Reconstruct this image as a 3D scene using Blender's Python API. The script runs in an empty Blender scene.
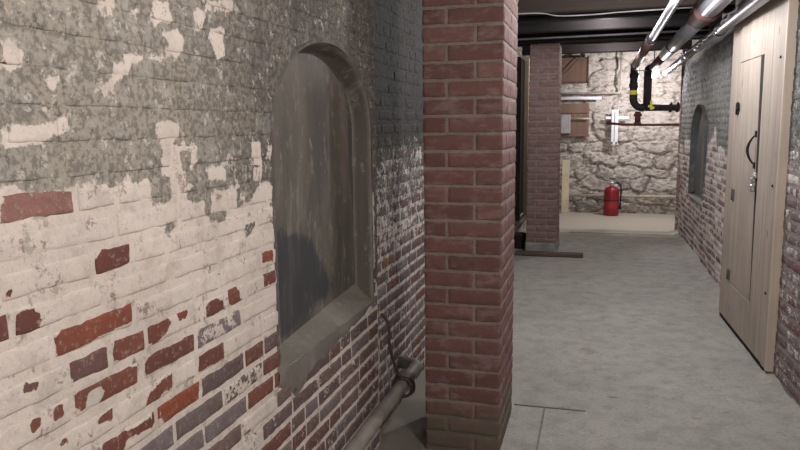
import bpy, math, random
import numpy as np
from mathutils import Matrix, Vector
random.seed(7)
rs = np.random.RandomState(11)
SC = bpy.context.scene
COL = SC.collection
PI = math.pi

# ------------------------------------------------------------------ camera
cam_data = bpy.data.cameras.new('camera')
cam_data.sensor_width = 36.0
cam_data.lens = 700.0 / 800.0 * 36.0
cam_data.clip_start = 0.02
cam = bpy.data.objects.new('camera', cam_data)
COL.objects.link(cam)
Rv = (0.96291869, 0.26959244, -0.01036876)
Uv = (-0.02784035, 0.13751937, 0.99010774)
Fv = (-0.26835147, 0.95310458, -0.13992552)
cam.matrix_world = Matrix(((Rv[0], Uv[0], -Fv[0], 0.0), (Rv[1], Uv[1], -Fv[1], 0.0), (Rv[2], Uv[2], -Fv[2], 1.3), (0, 0, 0, 1)))
SC.camera = cam

# ------------------------------------------------------------------ world, lights, exposure
world = bpy.data.worlds.new('dim_cellar_ambient')
SC.world = world
world.use_nodes = True
world.node_tree.nodes['Background'].inputs[0].default_value = (0.85, 0.92, 1.0, 1)
world.node_tree.nodes['Background'].inputs[1].default_value = 0.55
SC.view_settings.view_transform = 'Standard'
SC.view_settings.look = 'None'
SC.view_settings.gamma = 1.0
SC.view_settings.use_curve_mapping = False
SC.view_settings.exposure = 0.0

def lamp(name, loc, power, colour, size):
    l = bpy.data.lights.new(name, 'POINT')
    l.energy = power; l.color = colour; l.shadow_soft_size = size
    o = bpy.data.objects.new(name, l); o.location = loc
    COL.objects.link(o)
    return o
lamp('unseen_near_light', (0.55, -0.80, 1.90), 46, (1.0, 0.95, 0.90), 0.25)  # unseen lamp behind the camera, lighting the near walls
lamp('added_corridor_light', (0.42, 1.10, 1.93), 44, (1.0, 0.95, 0.91), 0.12)  # added above the view to brighten the near left wall
lamp('added_ceiling_light', (0.30, 3.00, 1.90), 26, (0.97, 0.97, 1.0), 0.06)  # added above the view to light the pillar side
lamp('added_door_light', (0.22, 4.45, 2.03), 60, (0.96, 0.97, 1.0), 0.05)  # added above the view to brighten the plank door
lamp('added_middle_light', (0.05, 6.18, 2.13), 26, (0.97, 0.95, 1.0), 0.05)  # added between the joists to brighten the middle floor
lamp('added_rear_light', (0.15, 8.06, 2.165), 30, (1.0, 0.95, 0.95), 0.05)  # added between the joists to brighten the far floor
lamp('bulb_light', (0.675, 9.78, 1.83), 52, (1.0, 0.94, 0.97), 0.04)

# ------------------------------------------------------------------ helpers
def tag(o, label=None, cat=None, group=None, kind=None):
    if label: o['label'] = label
    if cat: o['category'] = cat
    if group: o['group'] = group
    if kind: o['kind'] = kind
    return o
def empty(name, loc, label, cat, group=None):
    o = bpy.data.objects.new(name, None); o.location = loc; o.empty_display_size = 0.1
    COL.objects.link(o)
    return tag(o, label, cat, group)
def copy_tree(o, parent=None):
    c = o.copy(); COL.objects.link(c)
    if parent is not None: c.parent = parent
    for ch in list(o.children): copy_tree(ch, c)
    return c

class MB:
    """collects numpy vertices and faces, optional vertex colours"""
    def __init__(s):
        s.v = []; s.f = []; s.n = 0; s.a = {'base': [], 'mask': [], 'coat': []}; s.smooth = []
    def add(s, V, F, base=None, mask=None, coat=None, smooth=False):
        V = np.asarray(V, float).reshape(-1, 3)
        s.v.append(V)
        for f in F: s.f.append([i + s.n for i in f])
        s.smooth += [smooth] * len(F)
        k = len(V); s.n += k
        for key, val, d in (('base', base, (.5, .5, .5)), ('mask', mask, (1, 0, .5)), ('coat', coat, (.2, .19, .17))):
            val = d if val is None else val
            s.a[key].append(np.broadcast_to(np.asarray(val, float), (k, 3)))
    def grid(s, P, flip=False, smooth=True, **kw):
        nu, nv = P.shape[:2]
        F = []
        for i in range(nu - 1):
            for j in range(nv - 1):
                q = [i * nv + j, (i + 1) * nv + j, (i + 1) * nv + j + 1, i * nv + j + 1]
                F.append(q[::-1] if flip else q)
        kw = {k: (v.reshape(-1, 3) if isinstance(v, np.ndarray) and v.ndim == 3 else v) for k, v in kw.items()}
        s.add(P.reshape(-1, 3), F, smooth=smooth, **kw)
    def box(s, lo, hi, rot=None, org=None, bev=0.0, **kw):
        lo = np.array(lo, float); hi = np.array(hi, float)
        b = min(bev, 0.45 * (hi - lo).min())
        if b <= 0:
            V = np.array([[x, y, z] for x in (lo[0], hi[0]) for y in (lo[1], hi[1]) for z in (lo[2], hi[2])])
            F = [(0, 1, 3, 2), (4, 6, 7, 5), (0, 4, 5, 1), (2, 3, 7, 6), (0, 2, 6, 4), (1, 5, 7, 3)]
        else:
            V = []; idx = {}
            for i in (0, 1):
                for j in (0, 1):
                    for k in (0, 1):
                        c = [(lo, hi)[i][0], (lo, hi)[j][1], (lo, hi)[k][2]]
                        sg = [(1, -1)[i], (1, -1)[j], (1, -1)[k]]
                        for ax in range(3):
                            p = [c[a] + (0 if a == ax else sg[a] * b) for a in range(3)]
                            idx[(i, j, k, ax)] = len(V); V.append(p)
            F = []
            for ax in range(3):
                o1, o2 = [a for a in range(3) if a != ax]
                for e in (0, 1):
                    q = []
                    for (m, n) in ((0, 0), (1, 0), (1, 1), (0, 1)):
                        t = [0, 0, 0]; t[ax] = e; t[o1] = m; t[o2] = n
                        q.append(idx[(t[0], t[1], t[2], ax)])
                    F.append(q)
            for ax in range(3):
                o1, o2 = [a for a in range(3) if a != ax]
                for m in (0, 1):
                    for n in (0, 1):
                        t = [0, 0, 0]; t[o1] = m; t[o2] = n
                        t0 = list(t); t1 = list(t); t0[ax] = 0; t1[ax] = 1
                        F.append([idx[(*t0, o1)], idx[(*t1, o1)], idx[(*t1, o2)], idx[(*t0, o2)]])
            for i in (0, 1):
                for j in (0, 1):
                    for k in (0, 1):
                        F.append([idx[(i, j, k, 0)], idx[(i, j, k, 1)], idx[(i, j, k, 2)]])
            V = np.array(V)
        if rot is not None:
            o = np.array(org if org is not None else (lo + hi) / 2)
            V = (V - o) @ np.array(rot.to_3x3()).T + o
        s.add(V, F, **kw)
        s.fix = True
    def lathe(s, pts, org, axis='Z', seg=24, cap=True, **kw):
        """pts: (radius, height) profile along the axis"""
        V = []
        for r, h in pts:
            for k in range(seg):
                a = 2 * PI * k / seg
                p = (r * math.cos(a), r * math.sin(a), h)
                if axis == 'X': p = (p[2], p[0], p[1])
                if axis == 'Y': p = (p[1], p[2], p[0])
                V.append((p[0] + org[0], p[1] + org[1], p[2] + org[2]))
        F = []
        for i in range(len(pts) - 1):
            for k in range(seg):
                k2 = (k + 1) % seg
                F.append([i * seg + k, i * seg + k2, (i + 1) * seg + k2, (i + 1) * seg + k])
        if cap:
            F.append([k for k in range(seg)][::-1]); F.append([(len(pts) - 1) * seg + k for k in range(seg)])
        s.add(V, F, smooth=True, **kw)
    def tube(s, path, r, seg=14, cap=True, **kw):
        P = [Vector(p) for p in path]; n = len(P)
        R = r if hasattr(r, '__len__') else [r] * n
        V = []; up = None
        for i in range(n):
            t = (P[min(i + 1, n - 1)] - P[max(i - 1, 0)]).normalized()
            if up is None:
                up = Vector((0, 0, 1)) if abs(t.z) < 0.9 else Vector((1, 0, 0))
            a = t.cross(up).normalized(); up = a.cross(t).normalized()
            for k in range(seg):
                w = 2 * PI * k / seg
                V.append(P[i] + (a * math.cos(w) + up * math.sin(w)) * R[i])
        F = []
        for i in range(n - 1):
            for k in range(seg):
                k2 = (k + 1) % seg
                F.append([i * seg + k, i * seg + k2, (i + 1) * seg + k2, (i + 1) * seg + k])
        if cap:
            F.append([k for k in range(seg)][::-1]); F.append([(n - 1) * seg + k for k in range(seg)])
        s.add([tuple(v) for v in V], F, smooth=True, **kw)
    def build(s, name, mat, parent=None, attrs=False, recalc=True, local=False):
        V = np.concatenate(s.v)
        me = bpy.data.meshes.new(name)
        me.from_pydata(V.tolist(), [], s.f)
        me.polygons.foreach_set('use_smooth', s.smooth)
        if attrs:
            for key in ('base', 'mask', 'coat'):
                A = np.concatenate(s.a[key])
                ca = me.color_attributes.new(key, 'FLOAT_COLOR', 'POINT')
                ca.data.foreach_set('color', np.concatenate([A, np.ones((len(A), 1))], 1).astype(np.float32).ravel())
        me.validate(); me.update()
        if recalc:
            import bmesh
            bm = bmesh.new(); bm.from_mesh(me)
            bmesh.ops.recalc_face_normals(bm, faces=bm.faces)
            bm.to_mesh(me); bm.free()
        me.materials.append(mat)
        o = bpy.data.objects.new(name, me); COL.objects.link(o)
        if parent is not None:
            o.parent = parent
            if not local:
                if parent.type == 'EMPTY': o.matrix_parent_inverse = Matrix.Translation(-parent.location)
        return o
def arc(c, a, b, r, n=7):
    """quarter bend path: corner c, incoming unit a (towards corner), outgoing unit b, radius r"""
    c = Vector(c); a = Vector(a); b = Vector(b); o = c - a * r + b * r
    return [tuple(o - b * r * math.cos(t) + a * r * math.sin(t)) for t in [PI / 2 * k / (n - 1) for k in range(n)]]

def hsh(i, j, k):
    x = np.sin(i * 127.1 + j * 311.7 + k * 74.7) * 43758.5453
    return x - np.floor(x)
def vn(x, y, seed=0):
    x = np.asarray(x, float); y = np.asarray(y, float)
    i = np.floor(x); j = np.floor(y); fx = x - i; fy = y - j
    fx = fx * fx * (3 - 2 * fx); fy = fy * fy * (3 - 2 * fy)
    return (hsh(i, j, seed) * (1 - fx) + hsh(i + 1, j, seed) * fx) * (1 - fy) + (hsh(i, j + 1, seed) * (1 - fx) + hsh(i + 1, j + 1, seed) * fx) * fy
def fbm(x, y, seed=0, o=4):
    t = 0; a = .5
    for k in range(o):
        t = t + a * vn(x * 2 ** k, y * 2 ** k, seed + k * 13); a *= .5
    return t / (1 - .5 ** o)
def sdf(U, V, poly):
    """signed distance to a polygon, positive inside"""
    P = np.array(poly); n = len(P)
    d = np.full(U.shape, 1e9); ins = np.zeros(U.shape, bool)
    for i in range(n):
        a = P[i]; b = P[(i + 1) % n]; e = b - a
        t = np.clip(((U - a[0]) * e[0] + (V - a[1]) * e[1]) / max(1e-9, e @ e), 0, 1)
        d = np.minimum(d, np.hypot(U - a[0] - t * e[0], V - a[1] - t * e[1]))
        c = (a[1] > V) != (b[1] > V)
        with np.errstate(divide='ignore', invalid='ignore'):
            xi = (b[0] - a[0]) * (V - a[1]) / (b[1] - a[1] + 1e-12) + a[0]
        ins ^= c & (U < xi)
    return np.where(ins, d, -d)
def lerp(a, b, t): return a + (b - a) * t
def sm(x, a, b):
    t = np.clip((x - a) / (b - a), 0, 1); return t * t * (3 - 2 * t)

# ------------------------------------------------------------------ materials
class NT:
    def __init__(s, name):
        s.m = bpy.data.materials.new(name); s.m.use_nodes = True
        s.t = s.m.node_tree; s.b = s.t.nodes['Principled BSDF']; s.o = s.t.nodes['Material Output']
        s.tc = s.t.nodes.new('ShaderNodeTexCoord')
    def put(s, sock, v):
        if isinstance(v, bpy.types.NodeSocket): s.t.links.new(v, sock)
        elif isinstance(v, (tuple, list)) and len(v) == 3 and sock.type == 'RGBA': sock.default_value = (*v, 1)
        else: sock.default_value = v
    def coord(s, scale=(1, 1, 1), rot=(0, 0, 0)):
        n = s.t.nodes.new('ShaderNodeMapping'); n.inputs['Scale'].default_value = scale; n.inputs['Rotation'].default_value = rot
        s.t.links.new(s.tc.outputs['Object'], n.inputs[0]); return n.outputs[0]
    def noise(s, scale=5, detail=4, rough=.55, co=None, dist=0.0):
        n = s.t.nodes.new('ShaderNodeTexNoise'); n.inputs['Scale'].default_value = scale
        n.inputs['Detail'].default_value = detail; n.inputs['Roughness'].default_value = rough; n.inputs['Distortion'].default_value = dist
        s.t.links.new(co if co is not None else s.tc.outputs['Object'], n.inputs['Vector']); return n.outputs['Fac']
    def ramp(s, f, a, b, ca=0.0, cb=1.0):
        n = s.t.nodes.new('ShaderNodeMapRange'); n.inputs[1].default_value = a; n.inputs[2].default_value = b
        n.inputs[3].default_value = ca; n.inputs[4].default_value = cb
        s.t.links.new(f, n.inputs[0]); return n.outputs[0]
    def mix(s, f, a, b, mode='MIX'):
        n = s.t.nodes.new('ShaderNodeMix'); n.data_type = 'RGBA'; n.blend_type = mode
        s.put(n.inputs[0], f); s.put(n.inputs[6], a); s.put(n.inputs[7], b); return n.outputs[2]
    def math(s, op, a, b=0.0, clamp=False):
        n = s.t.nodes.new('ShaderNodeMath'); n.operation = op; n.use_clamp = clamp
        s.put(n.inputs[0], a); s.put(n.inputs[1], b); return n.outputs[0]
    def attr(s, name):
        n = s.t.nodes.new('ShaderNodeVertexColor'); n.layer_name = name; return n.outputs[0]
    def sep(s, c):
        n = s.t.nodes.new('ShaderNodeSeparateColor'); s.t.links.new(c, n.inputs[0]); return n.outputs
    def bump(s, h, dist=.002, strength=1.0):
        n = s.t.nodes.new('ShaderNodeBump'); n.inputs['Distance'].default_value = dist; n.inputs['Strength'].default_value = strength
        s.t.links.new(h, n.inputs['Height']); s.t.links.new(n.outputs[0], s.b.inputs['Normal'])
    def fin(s, col=None, rough=.8, metal=0.0, spec=.3):
        if col is not None: s.put(s.b.inputs['Base Color'], col)
        s.put(s.b.inputs['Roughness'], rough); s.put(s.b.inputs['Metallic'], metal)
        s.b.inputs['Specular IOR Level'].default_value = spec
        return s.m

def simple(name, c, rough=.7, metal=0.0, var=.25, scale=12, spec=.3, bump=.0005, c2=None):
    n = NT(name)
    f = n.noise(scale, 5)
    c2 = c2 or tuple(x * (1 - var) for x in c)
    col = n.mix(n.ramp(f, .35, .65), tuple(x * (1 + var * .4) for x in c), c2)
    if bump: n.bump(f, bump)
    return n.fin(col, rough, metal, spec)

def painted_brick():
    """brick and mortar under flaking whitewash and a grey coat; the two masks and the brick colour come from the mesh"""
    n = NT('flaking_painted_brick')
    msk = n.sep(n.attr('mask')); base = n.attr('base'); coat = n.attr('coat')
    mid = n.noise(22, 5, .6); fine = n.noise(85, 4, .6); big = n.noise(5, 4, .6)
    w = n.math('ADD', n.math('MULTIPLY', mid, .6), n.math('MULTIPLY', fine, .4))
    W = n.math('ADD', n.math('MULTIPLY', n.math('ADD', n.math('SUBTRACT', msk[0], .5), n.math('MULTIPLY', n.math('SUBTRACT', w, .5), 1.7)), 11.0), .5, True)
    mid2 = n.noise(17, 5, .65, n.coord((1, 1.15, 1.0), (.4, .2, .7))); fine2 = n.noise(70, 3, .6, n.coord((1, 1, .8), (.1, .5, .3)))
    g = n.math('ADD', n.math('MULTIPLY', mid2, .55), n.math('MULTIPLY', fine2, .45))
    G = n.math('ADD', n.math('MULTIPLY', n.math('ADD', n.math('SUBTRACT', msk[1], .5), n.math('MULTIPLY', n.math('SUBTRACT', g, .5), 1.7)), 9.0), .5, True)
    vfine = n.noise(190, 3, .7)
    cl = n.math('SUBTRACT', 1.0, msk[2])
    brick = n.mix(n.ramp(mid, .3, .7), base, n.mix(.5, base, (.10, .05, .04), 'MIX'))
    brick = n.mix(n.ramp(fine, .56, .74, 0, .55), brick, (.45, .38, .33))
    brick = n.mix(n.ramp(vfine, .55, .75, 0, .5), brick, (.07, .04, .035))
    white = n.mix(n.ramp(big, .3, .7), (.70, .62, .56), (.58, .51, .46))
    white = n.mix(n.ramp(mid, .50, .68, 0, .6), white, (.44, .38, .34))
    white = n.mix(n.ramp(fine, .56, .72, 0, .40), white, (.34, .29, .26))
    white = n.mix(n.ramp(vfine, .62, .74, 0, .5), white, (.25, .21, .19))
    white = n.mix(n.ramp(n.noise(13, 8, .8), .575, .60, 0, .8), white, n.mix(.4, (.24, .215, .19), base))
    c = n.mix(W, brick, white)
    gc = n.mix(n.ramp(big, .35, .65), coat, n.mix(n.math('MULTIPLY', cl, .5), coat, (.36, .31, .24)))
    gc = n.mix(n.math('MULTIPLY', cl, n.ramp(mid, .42, .60, 0, .5)), gc, n.mix(.5, coat, (.34, .33, .31)))
    gc = n.mix(n.ramp(fine, .44, .58, 0, .85), gc, n.mix(.62, coat, (.07, .062, .055)))
    sp = n.noise(30, 7, .8)
    gc = n.mix(n.math('MULTIPLY', cl, n.ramp(sp, .575, .60, 0, .85)), gc, n.mix(.65, coat, (.66, .62, .57)))
    gc = n.mix(n.math('MULTIPLY', cl, n.ramp(n.noise(9, 6, .8), .57, .60, 0, .5)), gc, n.mix(.4, coat, (.55, .52, .48)))
    gc = n.mix(n.ramp(n.noise(24, 7, .8, n.coord((1, 1, 1), (.9, .2, .4))), .60, .65, 0, .7), gc, (.07, .065, .06))
    c = n.mix(G, c, gc)
    h = n.math('ADD', n.math('MULTIPLY', W, .6), n.math('ADD', n.math('MULTIPLY', G, .4), n.math('ADD', n.math('MULTIPLY', fine, .9), n.math('MULTIPLY', vfine, .5))))
    n.bump(h, .0024, .9)
    return n.fin(c, .82, 0, .25)
M_wall = painted_brick()

def pillar_brick():
    n = NT('rough_red_pillar_brick')
    base = n.attr('base'); msk = n.sep(n.attr('mask'))
    f = n.noise(60, 5, .7); s = n.noise(14, 4, .6, n.coord((1, 1, 2.2))); d = n.noise(9, 5, .6)
    c = n.mix(n.ramp(f, .35, .7, 0, .45), base, (.10, .055, .05))
    c = n.mix(n.ramp(s, .50, .75, 0, .40), c, (.36, .27, .25))
    # soil splashed up from the floor
    k = n.math('ADD', msk[1], n.math('MULTIPLY', n.math('SUBTRACT', d, .5), 1.4))
    c = n.mix(n.ramp(k, .4, .75, 0, .8), c, (.115, .10, .075))
    n.bump(f, .003, .9)
    return n.fin(c, .85, 0, .25)
M_pillar = pillar_brick()

def stone():
    n = NT('whitewashed_rubble_stone')
    base = n.attr('base'); msk = n.sep(n.attr('mask'))
    f = n.noise(30, 6, .65); g = n.noise(7, 6, .65); l = n.noise(14, 5, .7, n.coord((1, 1, 2.0)))
    wh = n.math('ADD', n.math('MULTIPLY', n.math('ADD', n.math('SUBTRACT', msk[0], .5), n.math('MULTIPLY', n.math('SUBTRACT', l, .5), 2.2)), 5.0), .5, True)
    c = n.mix(wh, n.mix(n.ramp(g, .3, .7), base, (.26, .22, .18)), n.mix(n.ramp(f, .3, .7), (.66, .61, .55), (.50, .455, .40)))
    n.bump(n.math('ADD', f, g), .02, .9)
    return n.fin(c, .85, 0, .2)
M_stone = stone()

def concrete():
    n = NT('worn_concrete_floor')
    a = n.noise(1.6, 6, .6); b = n.noise(9, 6, .65); f = n.noise(70, 4, .7); st = n.noise(3.0, 5, .6, n.coord((1, .5, 1), (0, 0, .6)))
    c = n.mix(n.ramp(a, .35, .65), (.29, .275, .243), (.35, .328, .29))
    c = n.mix(n.ramp(b, .46, .72, 0, .55), c, (.165, .155, .135))
    c = n.mix(n.ramp(st, .54, .70, 0, .4), c, (.36, .34, .30))
    c = n.mix(n.ramp(f, .52, .68, 0, .6), c, (.13, .12, .105))
    c = n.mix(n.ramp(n.noise(24, 6, .8), .55, .68, 0, .6), c, (.40, .385, .35))
    c = n.mix(n.ramp(n.noise(5.5, 5, .6, n.coord((1, 1.8, 1))), .66, .74, 0, .7), c, (.11, .09, .065))
    # stains and drifts of sand come with the mesh
    msk = n.sep(n.attr('mask'))
    c = n.mix(n.ramp(n.math('ADD', msk[0], n.math('MULTIPLY', n.math('SUBTRACT', b, .5), .9)), .35, .75), c, n.attr('base'))
    n.bump(n.math('ADD', b, n.math('MULTIPLY', f, .4)), .004, .7)
    return n.fin(c, n.ramp(b, .3, .7, .62, .85), 0, .3)
M_floor = concrete()

def plaster():
    n = NT('trowelled_grey_cement')
    base = n.attr('base'); f = n.noise(45, 5, .6); s = n.noise(7, 5, .6, n.coord((1.0, 1.6, .35), (.0, .0, .0)), .6); b = n.noise(4, 4, .6)
    c = n.mix(n.ramp(b, .3, .7, 0, .6), base, n.mix(.5, base, (.06, .055, .05)))
    k = n.sep(n.attr('mask'))[0]
    c = n.mix(n.math('MULTIPLY', k, n.ramp(s, .52, .66, 0, .55)), c, (.26, .235, .20))
    c = n.mix(n.math('MULTIPLY', k, n.ramp(n.noise(19, 7, .75, n.coord((1, 1.3, .6))), .55, .66, 0, .6)), c, (.30, .275, .24))
    c = n.mix(n.ramp(f, .6, .8, 0, .4), c, (.06, .055, .05))
    n.bump(n.math('ADD', f, s), .0025, .7)
    return n.fin(c, .75, 0, .3)
M_plaster = plaster()

def wood(name, c1, c2, axis=2, scale=1.0, knots=True, rough=.6):
    n = NT(name)
    st = [26 * scale] * 3; st[axis] = 1.1 * scale
    g = n.noise(1.0, 6, .6, n.coord(tuple(st)), .8)
    c = n.mix(n.ramp(g, .35, .68), c1, c2)
    if knots:
        v = n.t.nodes.new('ShaderNodeTexVoronoi'); v.inputs['Scale'].default_value = 1.0
        k = [9 * scale] * 3; k[axis] = 3.6 * scale
        n.t.links.new(n.coord(tuple(k)), v.inputs['Vector'])
        c = n.mix(n.ramp(v.outputs['Distance'], .05, .11, .75, 0), c, tuple(x * .35 for x in c2))
    c = n.mix(n.ramp(n.noise(3, 4), .4, .7, 0, .35), c, tuple(x * .75 for x in c2))
    n.bump(g, .0015, .6)
    return n.fin(c, rough, 0, .3)
M_door = wood('pale_pine_planks', (.45, .375, .315), (.32, .26, .215))
M_trimwood = wood('pale_edge_board', (.58, .48, .39), (.47, .38, .30))
M_joist = wood('dark_timber', (.016, .012, .011), (.008, .006, .006), 0, .6, False, .9)  # almost black joist timber
M_ceilboard = wood('dark_ceiling_boards', (.016, .013, .013), (.008, .007, .008), 1, .6, False, .95)
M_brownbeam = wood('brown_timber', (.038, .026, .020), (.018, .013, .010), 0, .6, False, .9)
M_panel = wood('old_brown_board', (.25, .16, .115), (.17, .105, .075), 2, .6, False)
M_cream = simple('cream_painted_wood', (.66, .58, .42), .6, 0, .15, 6)
M_batten = wood('dirty_floor_batten', (.12, .085, .06), (.07, .05, .038), 0, .6, False)
M_silver = simple('bright_pipe_metal', (.34, .34, .38), .42, .8, .15, 18, .5)
M_greypipe = simple('dull_grey_pipe', (.26, .24, .23), .42, .35, .25, 18, .5)
M_rustpipe = simple('brown_rusted_pipe', (.13, .078, .066), .5, .2, .35, 18, .4)
M_blackpipe = simple('black_iron_pipe', (.028, .022, .026), .65, 0, .3, 18, .2)
M_redpipe = simple('red_brown_pipe', (.10, .035, .03), .65, 0, .25, 18, .25)
M_leftpipe = simple('dusty_taupe_pipe', (.27, .235, .205), .55, .1, .25, 16, .3)
M_fitting = simple('rusty_brown_fitting', (.075, .034, .03), .65, .0, .3, 18, .2)
M_blackring = simple('black_ring', (.012, .012, .014), .5)
M_yellow = simple('yellow_tape', (.72, .68, .08), .5, 0, .1)
M_extred = simple('red_enamel', (.25, .010, .018), .34, 0, .1, 5, .5, 0)
M_chrome = simple('chrome', (.72, .71, .70), .22, 1.0, .1, 5, .5, 0)
M_blackrub = simple('black_rubber', (.015, .014, .015), .5)
M_label = simple('extinguisher_label', (.36, .03, .035), .5, 0, .15, 30)
M_blackiron = simple('black_wrought_iron', (.02, .018, .018), .45, .3, .2)
M_zinc = simple('dull_zinc', (.42, .41, .40), .4, .7, .2, 20)
M_hinge = simple('weathered_hinge_metal', (.15, .14, .13), .45, .5, .2, 20)
M_whiteplastic = simple('white_enamel', (.80, .78, .82), .4, 0, .05)
M_greybox = simple('grey_switch_box', (.40, .38, .37), .5, .1, .15)
M_wire = simple('grey_cable', (.22, .20, .20), .5)
M_browncable = simple('brown_cable', (.085, .06, .05), .6)
M_whitecable = simple('pale_cable', (.55, .52, .50), .5)
M_limepipe = simple('whitewashed_pipe', (.50, .44, .36), .6, 0, .3, 18)
M_base = simple('cement_pillar_base', (.23, .235, .215), .85, 0, .3, 14)
M_bucket = simple('dark_bucket_rubber', (.045, .038, .036), .6)

def emit(name, c, s):
    n = NT(name); n.b.inputs['Emission Color'].default_value = (*c, 1); n.b.inputs['Emission Strength'].default_value = s
    return n.fin(c, .3)
M_bulb = emit('lit_bulb_glass', (1.0, .90, .97), 30)
M_addedglass = emit('added_bulb_glass', (1.0, .96, .92), 12)  # glass of the added, unseen bulbs

# ------------------------------------------------------------------ brick patches
XL, XR, YB = -0.833, 0.955, 10.7
def brick(mb, pos, u0, u1, v0, v1, base, maskf, coatf, nu, nv, prot=.004, rough=.0025, seed=0, flip=False, jit=.0022, lift=None):
    """one brick face as a small relief: rounded, slightly uneven, edges falling back into the joint"""
    e = min(.0045, (u1 - u0) * .2)
    us = np.concatenate([[u0, u0 + .001], np.linspace(u0 + e, u1 - e, nu), [u1 - .001, u1]])
    vs = np.concatenate([[v0, v0 + .001], np.linspace(v0 + .0045, v1 - .0045, nv), [v1 - .001, v1]])
    U, V = np.meshgrid(us, vs, indexing='ij')
    N = np.full(U.shape, prot)
    N[[1, -2], :] = prot - .0022; N[:, [1, -2]] = np.minimum(N[:, [1, -2]], prot - .0022)
    N[[0, -1], :] = -.012; N[:, [0, -1]] = -.012
    ju = (fbm(U * 45, V * 45, 3 + seed, 2) - .5) * 2 * jit; jv = (fbm(U * 40, V * 40, 9 + seed, 2) - .5) * 2 * jit
    N = N + (fbm(U * 28, V * 28, 5 + seed, 3) - .5) * 2 * rough
    if lift is not None: N = N + lift(U, V)
    P = pos(U + ju, V + jv, N)
    m = maskf(U, V); c = coatf(U, V)
    mb.grid(P, flip=flip, base=np.broadcast_to(np.asarray(base, float), U.shape + (3,)), mask=m, coat=c)
def slab(mb, pos, us, vlo, vhi, nv, base, maskf, coatf, flip=False, off=0.0, rough=.0015, lift=None):
    """structured patch: columns us, each running from vlo(u) to vhi(u)"""
    us = np.asarray(us, float); t = np.linspace(0, 1, nv)
    lo = np.array([vlo(u) for u in us]); hi = np.array([vhi(u) for u in us])
    U = np.repeat(us[:, None], nv, 1); V = lo[:, None] * (1 - t) + hi[:, None] * t
    N = off + (fbm(U * 50, V * 50, 31, 2) - .5) * 2 * rough
    if lift is not None: N = N + lift(U, V)
    b = base(U, V) if callable(base) else np.broadcast_to(np.asarray(base, float), U.shape + (3,))
    mb.grid(pos(U, V, N), flip=flip, base=b, mask=maskf(U, V), coat=coatf(U, V))

WHITE_PATCHES = [[(1.049, 1.518), (1.096, 1.526), (1.093, 1.498), (1.07, 1.5)], [(1.139, 1.515), (1.164, 1.526), (1.164, 1.503), (1.141, 1.499)], [(1.208, 1.544), (1.261, 1.553), (1.277, 1.509), (1.247, 1.508), (1.204, 1.497)], [(1.238, 1.488), (1.298, 1.501), (1.314, 1.477), (1.3, 1.45), (1.238, 1.448), (1.26, 1.467)], [(1.347, 1.55), (1.398, 1.554), (1.382, 1.51), (1.354, 1.506)], [(0.914, 1.389), (0.955, 1.379), (0.954, 1.369), (0.925, 1.36)], [(1.025, 1.378), (1.076, 1.375), (1.071, 1.361), (1.028, 1.361)], [(0.843, 1.434), (0.864, 1.431), (0.876, 1.398), (0.863, 1.385), (0.837, 1.383)], [(0.905, 1.343), (0.93, 1.342), (0.929, 1.332), (0.904, 1.332)], [(0.83, 1.312), (0.885, 1.307), (0.958, 1.319), (0.96, 1.296), (0.924, 1.289), (0.881, 1.27), (0.844, 1.275), (0.827, 1.292)], [(1.192, 1.311), (1.235, 1.317), (1.276, 1.309), (1.269, 1.276), (1.233, 1.263), (1.201, 1.274)], [(1.109, 1.432), (1.254, 1.441), (1.253, 1.434), (1.111, 1.425)], [(1.077, 1.414), (1.13, 1.42), (1.118, 1.392), (1.082, 1.39)], [(1.388, 1.573), (1.528, 1.596), (1.521, 1.57), (1.406, 1.555)], [(1.402, 1.512), (1.476, 1.526), (1.471, 1.465), (1.439, 1.451)], [(1.213, 1.268), (1.34, 1.269), (1.334, 1.211), (1.208, 1.209)], [(1.292, 1.214), (1.286, 1.151), (1.207, 1.203), (1.262, 1.236)], [(1.407, 1.157), (1.509, 1.157), (1.511, 1.067), (1.393, 1.09)], [(1.375, 1.219), (1.461, 1.208), (1.459, 1.18), (1.385, 1.186)], [(1.589, 1.27), (1.643, 1.268), (1.649, 1.204), (1.589, 1.207)], [(1.678, 1.275), (1.713, 1.275), (1.702, 1.22), (1.673, 1.221)], [(1.594, 1.2), (1.649, 1.204), (1.64, 1.161), (1.597, 1.169)], [(1.623, 1.162), (1.697, 1.156), (1.692, 1.015), (1.547, 1.024), (1.565, 1.109)]]
GREY_LINE = [(0.768, 1.217), (0.959, 1.202), (0.974, 1.212), (1.165, 1.202), (1.259, 1.205), (1.349, 1.153), (1.412, 1.156), (1.499, 1.105), (1.575, 1.108), (1.695, 1.049)]
GREY_PATCHES = [[(1.166, 1.21), (1.234, 1.205), (1.236, 1.156), (1.17, 1.157)], [(1.288, 1.172), (1.391, 1.167), (1.386, 1.107), (1.357, 1.11), (1.36, 1.143), (1.309, 1.144)], [(1.377, 1.108), (1.457, 1.105), (1.45, 1.082), (1.384, 1.091)], [(1.274, 1.256), (1.311, 1.25), (1.314, 1.208), (1.277, 1.21)], [(1.198, 1.11), (1.254, 1.113), (1.241, 1.096), (1.207, 1.099)], [(1.54, 1.063), (1.604, 1.064), (1.58, 1.042), (1.548, 1.029)]]
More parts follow.
